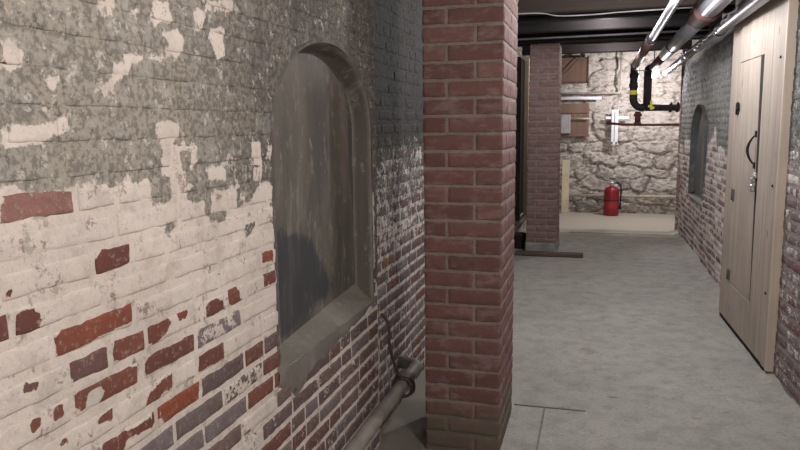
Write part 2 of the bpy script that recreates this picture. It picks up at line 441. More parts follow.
RED_PATCHES = [[(0.818, 1.211), (0.959, 1.202), (0.959, 1.185), (0.954, 1.157), (0.889, 1.155), (0.812, 1.156)], [(1.02, 1.092), (1.091, 1.097), (1.096, 1.055), (1.037, 1.048), (0.988, 1.053), (0.993, 1.071)], [(0.765, 1.043), (0.813, 1.032), (0.812, 0.99), (0.759, 0.992)], [(0.823, 1.025), (0.837, 1.03), (0.86, 1.026), (0.868, 1.016), (0.877, 1.007), (0.866, 0.999), (0.869, 0.988), (0.824, 0.992)], [(0.896, 0.969), (0.924, 0.979), (1.009, 0.986), (1.095, 0.985), (1.096, 0.942), (1.004, 0.94), (0.903, 0.935)], [(0.926, 0.917), (0.965, 0.922), (1.015, 0.917), (1.016, 0.875), (0.934, 0.878), (0.922, 0.903)], [(1.037, 0.917), (1.057, 0.926), (1.122, 0.923), (1.12, 0.877), (1.03, 0.882)], [(1.137, 0.918), (1.2, 0.928), (1.208, 0.902), (1.186, 0.886), (1.149, 0.879), (1.134, 0.889)], [(0.932, 0.858), (0.954, 0.867), (0.991, 0.864), (1.048, 0.863), (1.096, 0.855), (1.096, 0.818), (1.052, 0.821), (1.01, 0.818), (0.987, 0.823), (1.004, 0.837), (0.99, 0.853), (0.964, 0.849), (0.955, 0.831), (0.938, 0.829), (0.928, 0.843)], [(1.115, 0.855), (1.147, 0.861), (1.208, 0.862), (1.293, 0.86), (1.298, 0.821), (1.197, 0.823), (1.125, 0.828)], [(1.313, 0.857), (1.346, 0.857), (1.4, 0.875), (1.413, 0.876), (1.403, 0.869), (1.343, 0.867)], [(1.133, 0.788), (1.209, 0.8), (1.21, 0.774), (1.165, 0.774), (1.157, 0.758), (1.115, 0.766)], [(1.156, 0.752), (1.307, 0.749), (1.307, 0.703), (1.169, 0.706)], [(0.882, 0.857), (0.899, 0.857), (0.904, 0.841), (0.892, 0.83), (0.878, 0.843)], [(0.832, 0.914), (0.854, 0.909), (0.853, 0.898), (0.831, 0.901)], [(0.832, 0.856), (0.852, 0.851), (0.85, 0.84), (0.837, 0.832)], [(0.978, 0.79), (1.003, 0.802), (1.022, 0.8), (1.023, 0.784), (0.976, 0.788)], [(0.887, 0.8), (0.904, 0.796), (0.905, 0.785), (0.888, 0.788)], [(0.978, 0.738), (0.992, 0.747), (1.091, 0.738), (1.116, 0.741), (1.131, 0.731), (1.13, 0.717), (1.095, 0.724), (1.051, 0.729), (1.04, 0.707)], [(1.133, 0.747), (1.156, 0.746), (1.16, 0.723), (1.134, 0.724)], [(1.445, 0.921), (1.488, 0.923), (1.504, 0.882), (1.465, 0.879), (1.446, 0.884)], [(1.626, 0.991), (1.69, 0.99), (1.686, 0.947), (1.628, 0.953)], [(1.627, 0.937), (1.698, 0.934), (1.7, 0.884), (1.634, 0.888)], [(1.309, 0.811), (1.416, 0.805), (1.413, 0.767), (1.305, 0.768)], [(1.524, 0.749), (1.707, 0.745), (1.704, 0.706), (1.531, 0.712)], [(1.439, 0.749), (1.503, 0.75), (1.505, 0.714), (1.451, 0.727)], [(1.362, 1.382), (1.42, 1.389), (1.416, 1.349), (1.363, 1.348)], [(0.834, 1.398), (0.846, 1.398), (0.845, 1.389), (0.833, 1.389)], [(0.811, 1.067), (0.821, 1.068), (0.817, 1.055), (0.81, 1.057)], [(1.351, 0.913), (1.42, 0.903), (1.427, 0.882), (1.344, 0.88)], [(1.235, 0.925), (1.272, 0.922), (1.271, 0.904), (1.241, 0.908)]]

# ------------------------------------------------------------------ left wall
def nich_top(u):
    q = 1 - ((u - 2.13) / .42) ** 2
    return 1.29 + .27 * math.sqrt(max(q, 0.0))
NU0, NU1, NB = 1.71, 2.54, .625
def pos_left(U, V, N): return np.stack([XL + N, U, V], -1)
GL = np.array(GREY_LINE)
def grey_amount(U, V):
    line = np.interp(U, GL[:, 0], GL[:, 1]) + (fbm(U * 30, V * 30, 71, 3) - .5) * .03
    g = .5 + np.clip((V - line) / .03, -.34, .27)
    g = g + .10 * sm(U, 1.35, 1.7) * (V > line)
    g = g - .20 * sm(U, 1.35, 1.5) * (1 - sm(U, 1.66, 1.72)) * sm(V, 1.02, 1.12) * (1 - sm(V, 1.22, 1.34))
    for p in WHITE_PATCHES:
        g = np.minimum(g, .5 - np.clip(sdf(U, V, p) / .026, -1.2, .42))
    for p in GREY_PATCHES:
        g = np.maximum(g, .5 + np.clip(sdf(U, V, p) / .012, -.5, .35))
    # beyond the niche's left edge the coat runs down its side
    side = sm(U, 2.56, 2.60) * sm(V, .60, .75) * .95
    g = np.maximum(g, side)
    top = sm(V, 1.2, 1.28) * sm(U, 1.62, 1.72) * .92
    return np.maximum(g, top)
def red_amount(U, V):
    s = np.full(U.shape, -1.0)
    for p in RED_PATCHES: s = np.maximum(s, sdf(U, V, p))
    return s
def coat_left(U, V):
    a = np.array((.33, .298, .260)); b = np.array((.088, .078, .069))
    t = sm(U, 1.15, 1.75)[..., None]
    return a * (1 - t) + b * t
def mask_left(pw, explicit):
    def f(U, V):
        if explicit:
            P = .5 - np.clip(red_amount(U, V) / .008, -.36, .5)
            P = P - .16 * fbm(U * 12, V * 12, 41, 2) * (V < .95)
        else:
            P = np.full(U.shape, pw)
        g = grey_amount(U, V)
        return np.stack([P, g, np.zeros(U.shape)], -1)
    return f
def mask_left_mortar(U, V):
    g = grey_amount(U, V)
    jt = .30 * (fbm(U * 6, V * 6, 88, 3) - .35) * (V > .72)
    return np.stack([np.where(V > .75, .80, .66) + 0 * U, np.maximum(g, .12 + jt + .08), 0 * U], -1)

ROWJ = {4: [.965], 3: [.86, 1.06], 2: [1.102], 1: [.818, 1.02], 0: [.891, 1.10], -1: [.918, 1.026, 1.13, 1.33], -2: [.925, 1.105, 1.302, 1.508],
        -3: [1.028, 1.215, 1.302, 1.422, 1.62], -4: [.97, 1.148, 1.314, 1.516], -5: [1.012, 1.211, 1.407, 1.61], -6: [1.12, 1.32, 1.522, 1.67]}
def row_spans(joints, a, b, rnd, st=.2, hd=.104, ph=.35):
    """brick spans between a and b keeping the known head joints"""
    if not joints: joints = [a + rnd.uniform(.02, .18)]
    J = list(joints)
    while J[0] > a: J.insert(0, J[0] - (hd if rnd.uniform() < ph else st) * rnd.uniform(.96, 1.03))
    while J[-1] < b: J.append(J[-1] + (hd if rnd.uniform() < ph else st) * rnd.uniform(.96, 1.03))
    return [(max(J[i], a) + .006, min(J[i + 1], b) - .006) for i in range(len(J) - 1) if min(J[i + 1], b) - max(J[i], a) > .03]
REDS = [(.195, .062, .045), (.17, .058, .045), (.155, .06, .05), (.21, .075, .05)]
PURP = [(.155, .115, .115), (.135, .10, .10), (.18, .13, .12), (.15, .085, .075), (.20, .17, .175), (.125, .105, .095), (.17, .075, .06)]
def soft(U, V): return undul(U, V) + np.clip((V - .72) / .12, 0, 1) * .0016
def undul(U, V): return (fbm(U * 3.2, V * 3.2, 77, 2) - .5) * .012
UNI = lambda c: (lambda U, V: np.broadcast_to(np.asarray(c, float), U.shape + (3,)))

mb = MB()
rnd = np.random.RandomState(5)
WTOP = 2.28
for k in range(-17, 24):
    T = .977 + .0575 * k; B = T - .0425
    if B < 0.0 or T > WTOP: continue
    zc = (T + B) / 2
    for (a, b) in row_spans(ROWJ.get(k, []), .30, 2.613, rnd):
        spans = [(a, b)]
        if T > NB - .005 and B < 1.56:
            zz = B
            if zz <= 1.29: h0, h1 = NU0, NU1
            else:
                w = .42 * math.sqrt(max(0, 1 - ((zz - 1.29) / .27) ** 2)); h0, h1 = 2.13 - w, 2.13 + w
            spans = []
            if a < h0 - .02: spans.append((a, min(b, h0 - .002)))
            if b > h1 + .02: spans.append((max(a, h1 + .002), b))
        for (p, q) in spans:
            if q - p < .012: continue
            uc = (p + q) / 2
            explicit = (zc > .76) or (uc < 1.30 and zc > .70)
            base = REDS[rnd.randint(4)]; pw = .8
            if explicit:
                if k == -4 and uc > 1.15: base = (.30, .075, .035)
                if k == 0: base = (.25, .075, .045)
                if k == 4: base = (.33, .17, .14)
                if k == 2 or k == 1: base = (.165, .055, .05)
                if k == -2 and abs(uc - 1.4) < .1: base = (.22, .18, .19)
                if k == -1 and uc < 1.02: base = (.16, .085, .08)
            else:
                base = PURP[rnd.randint(len(PURP))]
                r = rnd.uniform()
                pw = .10 + .26 * rnd.uniform() if r < .70 else (.50 if r < .86 else .66)
                if k == -6 and uc < 1.52: base, pw = (.20, .175, .18), .12
                if k == -5 and 1.2 < uc < 1.42: base, pw = (.17, .14, .135), .1
                if k == -6 and 1.5 < uc < 1.7: base, pw = (.20, .075, .055), .1
                if uc > 1.75: base = tuple(x * .95 for x in PURP[rnd.randint(5)]); pw = .22 + .16 * rnd.uniform()
            pf = mask_left(pw, explicit)
            if k == -2 and abs(uc - 1.4) < .1:
                pf0 = pf
                pf = lambda U, V, f=pf0: np.concatenate([np.minimum(f(U, V)[..., :1], .50), f(U, V)[..., 1:]], -1)
            fineq = uc > .7
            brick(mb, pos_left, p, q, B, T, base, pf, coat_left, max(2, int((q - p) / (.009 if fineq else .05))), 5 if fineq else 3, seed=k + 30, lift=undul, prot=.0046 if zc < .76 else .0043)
def zero(u): return 0.0
MORT = (.52, .45, .40)
ua = np.arange(.30, NU0 + .001, .0150); ua = np.append(ua, NU0)
ub = NU0 + (NU1 - NU0) * np.linspace(0, 1, 57); uc_ = np.append(np.arange(NU1, 2.60, .012), 2.62)
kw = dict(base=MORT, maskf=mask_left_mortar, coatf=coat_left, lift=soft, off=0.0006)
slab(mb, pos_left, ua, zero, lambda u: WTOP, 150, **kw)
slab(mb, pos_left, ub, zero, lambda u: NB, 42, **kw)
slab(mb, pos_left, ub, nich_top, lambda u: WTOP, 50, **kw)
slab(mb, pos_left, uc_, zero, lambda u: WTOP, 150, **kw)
# return of the wall where it steps back, and its body behind
mb.box((-1.30, -1.2, 0), (XL - .14, 2.62, WTOP), base=MORT, mask=(.8, .9, 0), coat=(.1, .09, .08))
mb.box((XL - .139, 2.56, 0), (XL - .012, 2.62, WTOP), base=MORT, mask=(.8, .9, 0), coat=(.1, .09, .08))
mb.box((XL - .139, -1.2, 0), (XL - .004, .31, WTOP), base=MORT, mask=(.9, .2, 0), coat=(.2, .19, .18))
o = mb.build('wall_left', M_wall, attrs=True, recalc=False); tag(o, kind='structure', label='near left wall of flaking whitewashed brick under a grey coat')

# the arched niche: cement-lined back, reveal, sloping sill and the band around its mouth
ND = .062
nt = lambda u: nich_top(u)
def inner(u, v):   # front outline point -> back outline point
    return 2.13 + (u - 2.13) * .965 - .004, v - (.022 if v > 1.29 else 0)
mb = MB()
U = np.linspace(0, 1, 60)
ui = NU0 + .012 + (NU1 - .020 - NU0 - .012) * U
def lo_in(u): return .652 + .045 * (u - 1.72) / .8
def hi_in(u):
    w = (NU1 - .020 - NU0 - .012) / 2; c = NU0 + .012 + w
    return 1.285 + .245 * math.sqrt(max(0, 1 - ((u - c) / (w + 1e-6)) ** 2))
def niche_base(Um, Vm):
    s = sdf(Um, Vm, [(1.70, .66), (1.70, .97), (1.80, 1.0), (1.95, .99), (2.12, .93), (2.24, .80), (2.30, .74), (2.1, .69), (1.9, .67)])
    t = sm(s + (fbm(Um * 14, Vm * 14, 3, 3) - .5) * .06, -.015, .02)[..., None]
    w = sm(fbm(Um * 7, Vm * 1.6, 8, 3), .35, .75)[..., None]
    base = np.array((.165, .142, .115)) * (1 - w) + np.array((.085, .078, .070)) * w
    upper = (sm(Vm, 1.38, 1.50) * .7)[..., None]
    base = base * (1 - upper) + np.array((.20, .18, .155)) * upper
    return base * (1 - t) + np.array((.050, .051, .056)) * t
lo = np.array([lo_in(u) for u in ui]); hi = np.array([hi_in(u) for u in ui]); tt = np.linspace(0, 1, 90)
UU = np.repeat(ui[:, None], 90, 1); VV = lo[:, None] * (1 - tt) + hi[:, None] * tt
NN = -ND + (fbm(UU * 6, VV * 6, 12, 4) - .5) * .010
NB_ = niche_base(UU, VV); slate = sm(NB_[..., 2] / NB_[..., 0], .95, 1.10)
mb.grid(pos_left(UU, VV, NN), base=NB_, mask=np.stack([1 - .8 * slate, 0 * UU, 0 * UU], -1))
# reveal: closed outline front and back
def outline(u0, u1, zb, zs, rise, n=40):
    c = (u0 + u1) / 2; w = (u1 - u0) / 2
    pts = [(u0, lerp(zb[0], zs, i / 12)) for i in range(12)]
    pts += [(c - w * math.cos(PI * i / n), zs + rise * math.sin(PI * i / n)) for i in range(n + 1)]
    pts += [(u1, lerp(zs, zb[1], (i + 1) / 12)) for i in range(12)]
    return np.array(pts)
of = outline(NU0, NU1, (NB, NB), 1.29, .27)
ob = outline(NU0 + .012, NU1 - .020, (lo_in(1.72), lo_in(2.52)), 1.285, .245)
lay = []
for s_ in np.linspace(0, 1, 9):
    q = of * (1 - s_) + ob * s_
    wob = (fbm(q[:, 0] * 9 + s_ * 3, q[:, 1] * 9, 4, 3) - .5) * .010 * (1 if 0 < s_ < 1 else 0)
    depth = .006 - (ND + .006) * s_
    lay.append(np.stack([XL + np.full(len(q), depth), q[:, 0] + wob, q[:, 1] + wob * .6], -1))
P = np.array(lay)
wear = np.array([.9, .35, 0, 0, 0, 0, 0, .25, .8])[:, None] * (.35 + fbm(P[..., 1] * 30, P[..., 2] * 30, 2, 3))[...]
mb.grid(P, flip=True, base=np.array((.098, .084, .070)) * (1 - wear[..., None]) + np.array((.27, .25, .22)) * wear[..., None])
# sloping sill
us = np.linspace(NU0, NU1, 40); L = []
for s_ in np.linspace(0, 1, 8):
    row = []
    for u in us:
        ub_ = NU0 + .012 + (u - NU0) / (NU1 - NU0) * (NU1 - .020 - NU0 - .012)
        z = lerp(NB, lo_in(ub_), s_) + (vn(u * 14, s_ * 4, 3) - .5) * .008 * (s_ < 1)
        row.append((XL + .006 - (ND + .006) * s_, lerp(u, ub_, s_), z))
    L.append(row)
mb.grid(np.array(L), flip=True, base=(.20, .182, .155))
# band of cement round the mouth and apron below the sill
def band(front, width_fn, dirn):
    L = []
    for s_ in np.linspace(0, 1, 6):
        row = []
        for i, (u, v) in enumerate(front):
            du, dv = dirn(i, u, v); w = width_fn(i, u, v) * s_
            d = .0065 * (1 - s_ ** 3) - .0035 * s_ ** 3 + undul(np.array(u), np.array(v)) * .8
            row.append((XL + float(d) + .001, u + du * w, v + dv * w))
        L.append(row)
    return np.array(L)
def d_arch(i, u, v):
    if v <= 1.29: return (-1, 0) if u < 2.13 else (1, 0)
    n = np.array([(u - 2.13) / .42 ** 2, (v - 1.29) / .27 ** 2]); n /= np.linalg.norm(n); return n
mb.grid(band(of, lambda i, u, v: (.010 + .006 * vn(v * 40, 1, 5)) if (u < 2.0) else .022 + .02 * vn(u * 20, v * 20, 6), d_arch), flip=False, base=(.105, .094, .082))
ap = [(u, NB) for u in np.linspace(NU0 - .015, NU1 + .03, 90)]
def apw(i, u, v):
    return np.interp(u, [1.69, 1.75, 1.83, 1.88, 1.95, 2.08, 2.2, 2.34, 2.5, 2.58], [.045, .085, .125, .10, .085, .075, .06, .045, .03, .02]) + .014 * (vn(u * 26, 2, 8) - .5)
mb.grid(band(ap, apw, lambda i, u, v: (0, -1)), flip=True, base=(.19, .172, .15))
o = mb.build('trim_1', M_plaster, attrs=True, recalc=False); tag(o, kind='structure', label='arched cement-lined niche recessed into the near left wall')

# ---- recessed continuation of the left wall
XF = XL - .035
def pos_far(U, V, N): return np.stack([XF + N, U, V], -1)
def grey_far(U, V):
    line = .80 + .25 * fbm(U * 4, V * 3.0, 14, 3)
    g = .44 + np.clip((V - line) / .5, -.30, .05) + .40 * sm(V, 1.12, 1.36)
    return np.where(U > 5, np.minimum(g, .55), g)
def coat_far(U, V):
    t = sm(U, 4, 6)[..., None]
    return np.array((.025, .021, .018)) * (1 - t) + np.array((.16, .14, .125)) * t  # near part almost black: shade behind the pillar put into the coat
mb = MB()
for k in range(-17, 24):
    T = .965 + .0575 * k; B = T - .043
    if B < 0 or T > WTOP: continue
    for (p, q) in row_spans([], 2.625, 9.6, rnd):
        near = q < 3.8
        base = PURP[rnd.randint(len(PURP))]; r = rnd.uniform()
        pw = .22 + .18 * rnd.uniform() if T < .75 else .36 + .2 * rnd.uniform()
        if not near: pw += .2
        if 2.80 < (p + q) / 2 < 2.99 and abs(T - .735) < .03: base = (.22, .10, .05); pw = .05
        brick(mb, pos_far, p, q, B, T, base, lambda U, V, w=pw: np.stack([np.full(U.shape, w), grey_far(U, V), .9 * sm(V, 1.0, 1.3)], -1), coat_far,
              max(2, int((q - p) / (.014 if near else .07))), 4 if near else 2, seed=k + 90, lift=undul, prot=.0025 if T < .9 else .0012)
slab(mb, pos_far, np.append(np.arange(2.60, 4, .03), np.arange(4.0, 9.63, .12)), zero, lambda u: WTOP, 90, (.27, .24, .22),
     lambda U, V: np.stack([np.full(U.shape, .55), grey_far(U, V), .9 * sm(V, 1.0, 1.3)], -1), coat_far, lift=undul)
mb.box((-1.30, 2.62, 0), (XF - .02, 9.6, WTOP), base=MORT, mask=(.8, .9, 0), coat=(.06, .056, .054))
o = mb.build('wall_left', M_wall, attrs=True, recalc=False); tag(o, kind='structure', label='dark stepped-back part of the left wall behind the brick pillars')

# ------------------------------------------------------------------ right wall
XRE = 8.95
def bow(U, V): return (fbm(U * 1.4, V * 1.8, 55, 3) - .5) * .05 * sm(U, 4.8, 5.4) + undul(U, V) + .046 * np.clip((U - 2.2) / 1.6, 0, 1) * (1 - sm(U, 4.6, 5.0))
def pos_right(U, V, N): return np.stack([XR - N, U, V], -1)
def grey_right(U, V):
    line = 1.14 + (fbm(U * 5, V * 5, 23, 3) - .5) * .5
    g = .50 + np.clip((V - line) / .22, -.40, .34)
    nt_ = sm(np.abs(U - 7.45), .75, .45) * sm(V, .45, .65)      # round the niche the coat is whole
    return np.maximum(g, nt_ * .85)
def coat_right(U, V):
    a = np.array((.21, .222, .208)); b = np.array((.10, .113, .105)); near = 1 - .45 * (1 - sm(U, 4.2, 5.0))[..., None]  # near end of the coat darkened in place of dimmer light
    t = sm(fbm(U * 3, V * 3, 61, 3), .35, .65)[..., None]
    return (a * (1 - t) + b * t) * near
RN0, RN1, RNB = 6.95, 7.95, .56
def rtop(u): return 1.12 + .36 * math.sqrt(max(0, 1 - ((u - 7.45) / .5) ** 2))
mb = MB()
RPURP = [(.22, .16, .16), (.24, .17, .17), (.25, .135, .125), (.20, .155, .155), (.30, .25, .25), (.22, .11, .10)]
for k in range(-17, 24):
    T = .99 + .0575 * k; B = T - .044
    if B < 0 or T > WTOP: continue
    for (p, q) in row_spans([], 2.0, XRE, rnd):
        spans = [(p, q)]
        if T > RNB - .005 and B < 1.48:
            if B <= 1.12: h0, h1 = RN0, RN1
            else:
                w = .5 * math.sqrt(max(0, 1 - ((B - 1.12) / .36) ** 2)); h0, h1 = 7.45 - w, 7.45 + w
            spans = []
            if p < h0 - .02: spans.append((p, min(q, h0 - .002)))
            if q > h1 + .02: spans.append((max(p, h1 + .002), q))
        for (a, b) in spans:
            base = RPURP[rnd.randint(len(RPURP))]; r = rnd.uniform()
            zc = (T + B) / 2; nearw = (a + b) / 2 < 4.6
            if nearw: base = tuple(x * .85 for x in base)  # near bricks darkened too, dimness put into their colour
            pe = .85 if nearw and zc < .95 else .62 if zc < .7 else (.42 if zc < 1.0 else .22)
            pw = (.28 + .22 * rnd.uniform()) if r < pe else (.52 if r < pe + .22 else .74)
            if nearw: pw -= .03
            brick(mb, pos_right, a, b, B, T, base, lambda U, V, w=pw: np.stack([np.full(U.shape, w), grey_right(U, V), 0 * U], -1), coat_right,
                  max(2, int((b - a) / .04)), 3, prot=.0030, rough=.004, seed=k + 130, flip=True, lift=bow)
mr = lambda U, V: np.stack([.30 + .38 * sm(U, 4.4, 5.6), grey_right(U, V), 0 * U], -1)
kw = dict(base=lambda U, V: np.array((.60, .54, .52)) * (1 - .5 * (1 - sm(U, 4.4, 5.6)))[..., None], maskf=mr, coatf=coat_right, lift=lambda U, V: bow(U, V) + .0014, flip=True)  # mortar colour also dimmed at the near end in place of shade
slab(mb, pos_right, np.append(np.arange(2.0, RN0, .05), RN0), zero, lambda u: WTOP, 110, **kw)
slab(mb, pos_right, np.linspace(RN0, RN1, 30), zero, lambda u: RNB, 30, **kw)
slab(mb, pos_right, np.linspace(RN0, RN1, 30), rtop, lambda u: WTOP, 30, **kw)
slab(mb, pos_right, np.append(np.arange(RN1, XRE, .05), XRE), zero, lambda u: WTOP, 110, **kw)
mb.box((XR + .16, -1.2, 0), (1.35, XRE, WTOP), base=MORT, mask=(.7, .3, 0), coat=(.15, .15, .15))
mb.box((XR + .004, -1.2, 0), (XR + .16, 2.02, WTOP), base=MORT, mask=(.7, .3, 0), coat=(.15, .15, .15))
# end face of the wall towards the stone room
slab(mb, lambda U, V, N: np.stack([U, XRE + N, V], -1), np.linspace(XR - .03, 1.35, 12), zero, lambda u: WTOP, 40, (.3, .2, .19), lambda U, V: np.stack([np.full(U.shape, .45), 0 * U + .1, 0 * U], -1), coat_right, flip=True, rough=.01)
o = mb.build('wall_right', M_wall, attrs=True, recalc=False); tag(o, kind='structure', label='right wall of flaking purple-red brick with whitewash')
mb = MB()
def rof(n=30, s=0):
    c, w = 7.45, .5 - .012 * s
    pts = [(c - w, RNB + .03 * s)] + [(c - w * math.cos(PI * i / n), 1.12 + (.36 - .015 * s) * math.sin(PI * i / n)) for i in range(n + 1)] + [(c + w, RNB + .03 * s)]
    return pts
L = [[(XR + .004 + .045 * s - (.02 if s == 0 else 0), u, v) for (u, v) in rof(s=s)] for s in (0, .5, 1)]
mb.grid(np.array(L), base=(.12, .13, .125))
us = np.linspace(RN0, RN1, 24)
UU = np.repeat(us[:, None], 30, 1); tt = np.linspace(0, 1, 30); VV = RNB * (1 - tt) + np.array([rtop(u) for u in us])[:, None] * tt
mb.grid(np.stack([XR + .045 + (fbm(UU * 4, VV * 4, 3, 3) - .5) * .01, UU, VV], -1), flip=True, base=(.13, .138, .128))
mb.box((XR - .02, RN0 - .02, RNB - .03), (XR + .10, RN1 + .02, RNB), base=(.2, .2, .19), bev=.006)
o = mb.build('trim_2', M_plaster, attrs=True, recalc=False); tag(o, kind='structure', label='arched niche with grey cement lining in the right wall beyond the plank door')

# ------------------------------------------------------------------ stone wall of the far room
def stone_wall(name, label, u0, u1, ztop, pos, flip, seed, du=.016):
    us = np.arange(u0, u1 + du, du); vs = np.arange(0, ztop + .014, .014)
    U, V = np.meshgrid(us, vs, indexing='ij')
    r = np.random.RandomState(seed); pts = []
    z = -.05
    while z < ztop + .2:
        h = r.uniform(.12, .24); u = u0 - .3
        while u < u1 + .4:
            w = r.uniform(.18, .55); pts.append((u + w / 2, z + h / 2 + r.uniform(-.03, .03), w)); u += w
        z += h
    pts = np.array(pts)
    wu = U + (fbm(U * 5, V * 5, 2 + seed, 4) - .5) * .30; wv = V + (fbm(U * 4, V * 6, 7 + seed, 4) - .5) * .16
    d1 = np.full(U.shape, 9.); d2 = d1.copy(); idx = np.zeros(U.shape, int)
    for i, (a, b, w) in enumerate(pts):
        d = np.hypot((wu - a) * min(.9, .17 / w), (wv - b) * 1.0)
        m = d < d1
        d2 = np.where(m, d1, np.minimum(d2, d)); idx = np.where(m, i, idx); d1 = np.where(m, d, d1)
    e = d2 - d1
    body = sm(e + (fbm(U * 12, V * 12, 6, 3) - .5) * .03, .0, .05)
    rn = r.uniform(0, 1, (len(pts), 3))
    N = body * (.02 + .045 * rn[idx, 0]) + (fbm(U * 9, V * 9, 3, 4) - .5) * .05
    cols = np.array([(.36, .31, .26), (.30, .265, .235), (.24, .22, .20), (.40, .35, .29), (.33, .28, .22), (.28, .25, .235)])
    base = cols[(rn[idx, 1] * 6).astype(int) % 6] * (1 - .45 * (1 - sm(e, .0, .022)))[..., None] * 1.12
    wash = .54 + .18 * (rn[idx, 2] - .5) + .13 * sm(V, 1.1, 1.7) - .10 * sm(V, .5, .0) - .15 * (1 - sm(e, .0, .018))
    mb = MB()
    mb.grid(pos(U, V, N), flip=flip, base=base, mask=np.stack([wash, 0 * U, 0 * U], -1))
    a = pos(np.array([u0, u1]), np.array([0, ztop]), np.array([-.02, -.2]))
    lo = a.min(0); hi = a.max(0)
    mb.box(lo, hi, base=(.3, .27, .23))
    o = mb.build(name, M_stone, attrs=True, recalc=False); return tag(o, kind='structure', label=label)
stone_wall('wall_back', 'rough whitewashed rubble stone wall closing the far end', -1.6, 2.6, 2.42, lambda U, V, N: np.stack([U, YB + .03 - N, V], -1), False, 4)
stone_wall('wall_right', 'stone side wall of the far room beyond the brick wall', XRE, YB, 2.42, lambda U, V, N: np.stack([2.5 - N, U, V], -1), True, 9, .03)
stone_wall('wall_left', 'stone side wall of the far room behind the pillars', 9.6, YB, 2.42, lambda U, V, N: np.stack([-1.5 + N, U, V], -1), False, 12, .03)

# ------------------------------------------------------------------ floor and ceiling
def add_floor():
    mb = MB()
    xs = np.arange(-1.6, 2.6, .035); ys = np.concatenate([np.arange(-1.2, 2.0, .10), np.arange(2.0, 11.0, .035)])
    U, V = np.meshgrid(xs, ys, indexing='ij')
    Z = (fbm(U * 2, V * 2, 5, 3) - .5) * .006 + .035 * sm(U + (fbm(U * 8, V * 8, 15, 3) - .5) * .12, .86, .96) * (V < 8.9)
    left = sm(-U, .55, .62) * sm(4.2 - V, 0, .4)                       # bare dusty strip beside the left wall
    far = sm(V, 8.62, 8.70)                                            # paler slab of the far room
    dust_r = sm(U, .70, .93) * .30
    foot = sm(.22 - np.abs(V - 2.62), 0, .2) * sm(-U, .05, .30) * .5
    spots = 0 * U
    for (x, y, rx, ry, k_) in ((-.02, 4.05, .10, .09, .55), (.0, 4.35, .05, .05, .5), (.11, 3.36, .05, .025, .8), (.66, 3.75, .05, .04, .5), (.03, 3.75, .06, .03, .4)):
        spots = np.maximum(spots, k_ * sm(1 - np.hypot((U - x) / rx, (V - y) / ry), 0, .5))
    m = np.clip(spots + left * .9 + far * .95 + dust_r + foot, 0, 1)
    base = np.where(far[..., None] > .5, np.array((.50, .45, .375)), np.array((.23, .205, .165)))
    base = np.where((dust_r[..., None] > .02) & (far[..., None] < .5), np.array((.31, .30, .28)), base)
    base = np.where((spots[..., None] > .05), np.array((.17, .145, .105)), base)
    mb.grid(np.stack([U, V, Z], -1), flip=False, base=base, mask=np.stack([m, 0 * U, 0 * U], -1))
    mb.box((-1.6, -1.2, -.2), (2.6, 11.0, -.02))
    o = mb.build('floor', M_floor, attrs=True, recalc=False); tag(o, kind='structure', label='worn grey concrete floor')
    # narrow open joints between the slabs
    mb = MB()
    mb.box((-.34, 3.155, -.004), (-.02, 3.163, .0045)); mb.box((-.205, 2.2, -.004), (-.198, 3.157, .0045))
    mb.box((-.3, 8.655, -.004), (.96, 8.668, .0045))
    o = mb.build('trim_3', simple('dirt_filled_joint', (.19, .175, .15), .9), None); tag(o, kind='structure', label='dirt-filled joints between the floor slabs')
add_floor()
mb = MB()
mb.box((-1.6, -1.2, 2.30), (1.4, 9.2, 2.36)); mb.box((-1.6, 8.9, 2.42), (2.6, 11.0, 2.5)); mb.box((-1.6, 9.14, 2.30), (2.6, 9.2, 2.45)); mb.box((1.3, 8.95, 2.28), (2.6, 9.2, 2.45))
o = mb.build('ceiling', M_ceilboard); tag(o, kind='structure', label='dark timber boarding of the ceiling')
NOTE = [(-.65, 'behind the camera'), (.05, ''), (.7, '')]
joists = [(.2, .12, 2.10), (1.0, .12, 2.10), (1.8, .12, 2.10), (2.55, .12, 2.12), (3.3, .12, 2.12), (4.75, .12, 2.12), (5.32, .11, 2.095), (5.92, .10, 2.12), (6.43, .10, 2.10), (7.18, .26, 2.095), (7.75, .10, 2.13), (8.42, .12, 2.10), (9.05, .12, 2.20)]
for i, (y, w, z) in enumerate(joists):
    mb = MB(); mb.box((-1.05, y - w / 2, z), (1.15, y + w / 2, 2.302), bev=.008)
    o = mb.build('ceiling_joist', M_brownbeam if y == 5.32 else M_joist)
    if y == 5.32: tag(o, 'brownish ceiling joist nearest in view above the pale cable', 'beam', 'ceiling joists')
    elif y == 7.18: tag(o, 'broad dark beam resting on top of the far brick pillar', 'beam', 'ceiling joists')
    elif y == 8.42: tag(o, 'dark ceiling joist just in front of the bright stone wall', 'beam', 'ceiling joists')
    elif y == 9.05: tag(o, 'last dark ceiling joist, just before the lit bulb', 'beam', 'ceiling joists')
    elif y < 5: tag(o, 'dark ceiling joist above the near part of the corridor', 'beam', 'ceiling joists')
    elif y < 7: tag(o, 'dark joist between the brownish joist and the far pillar beam', 'beam', 'ceiling joists')
    else: tag(o, 'dark joist just behind the beam on the far pillar', 'beam', 'ceiling joists')

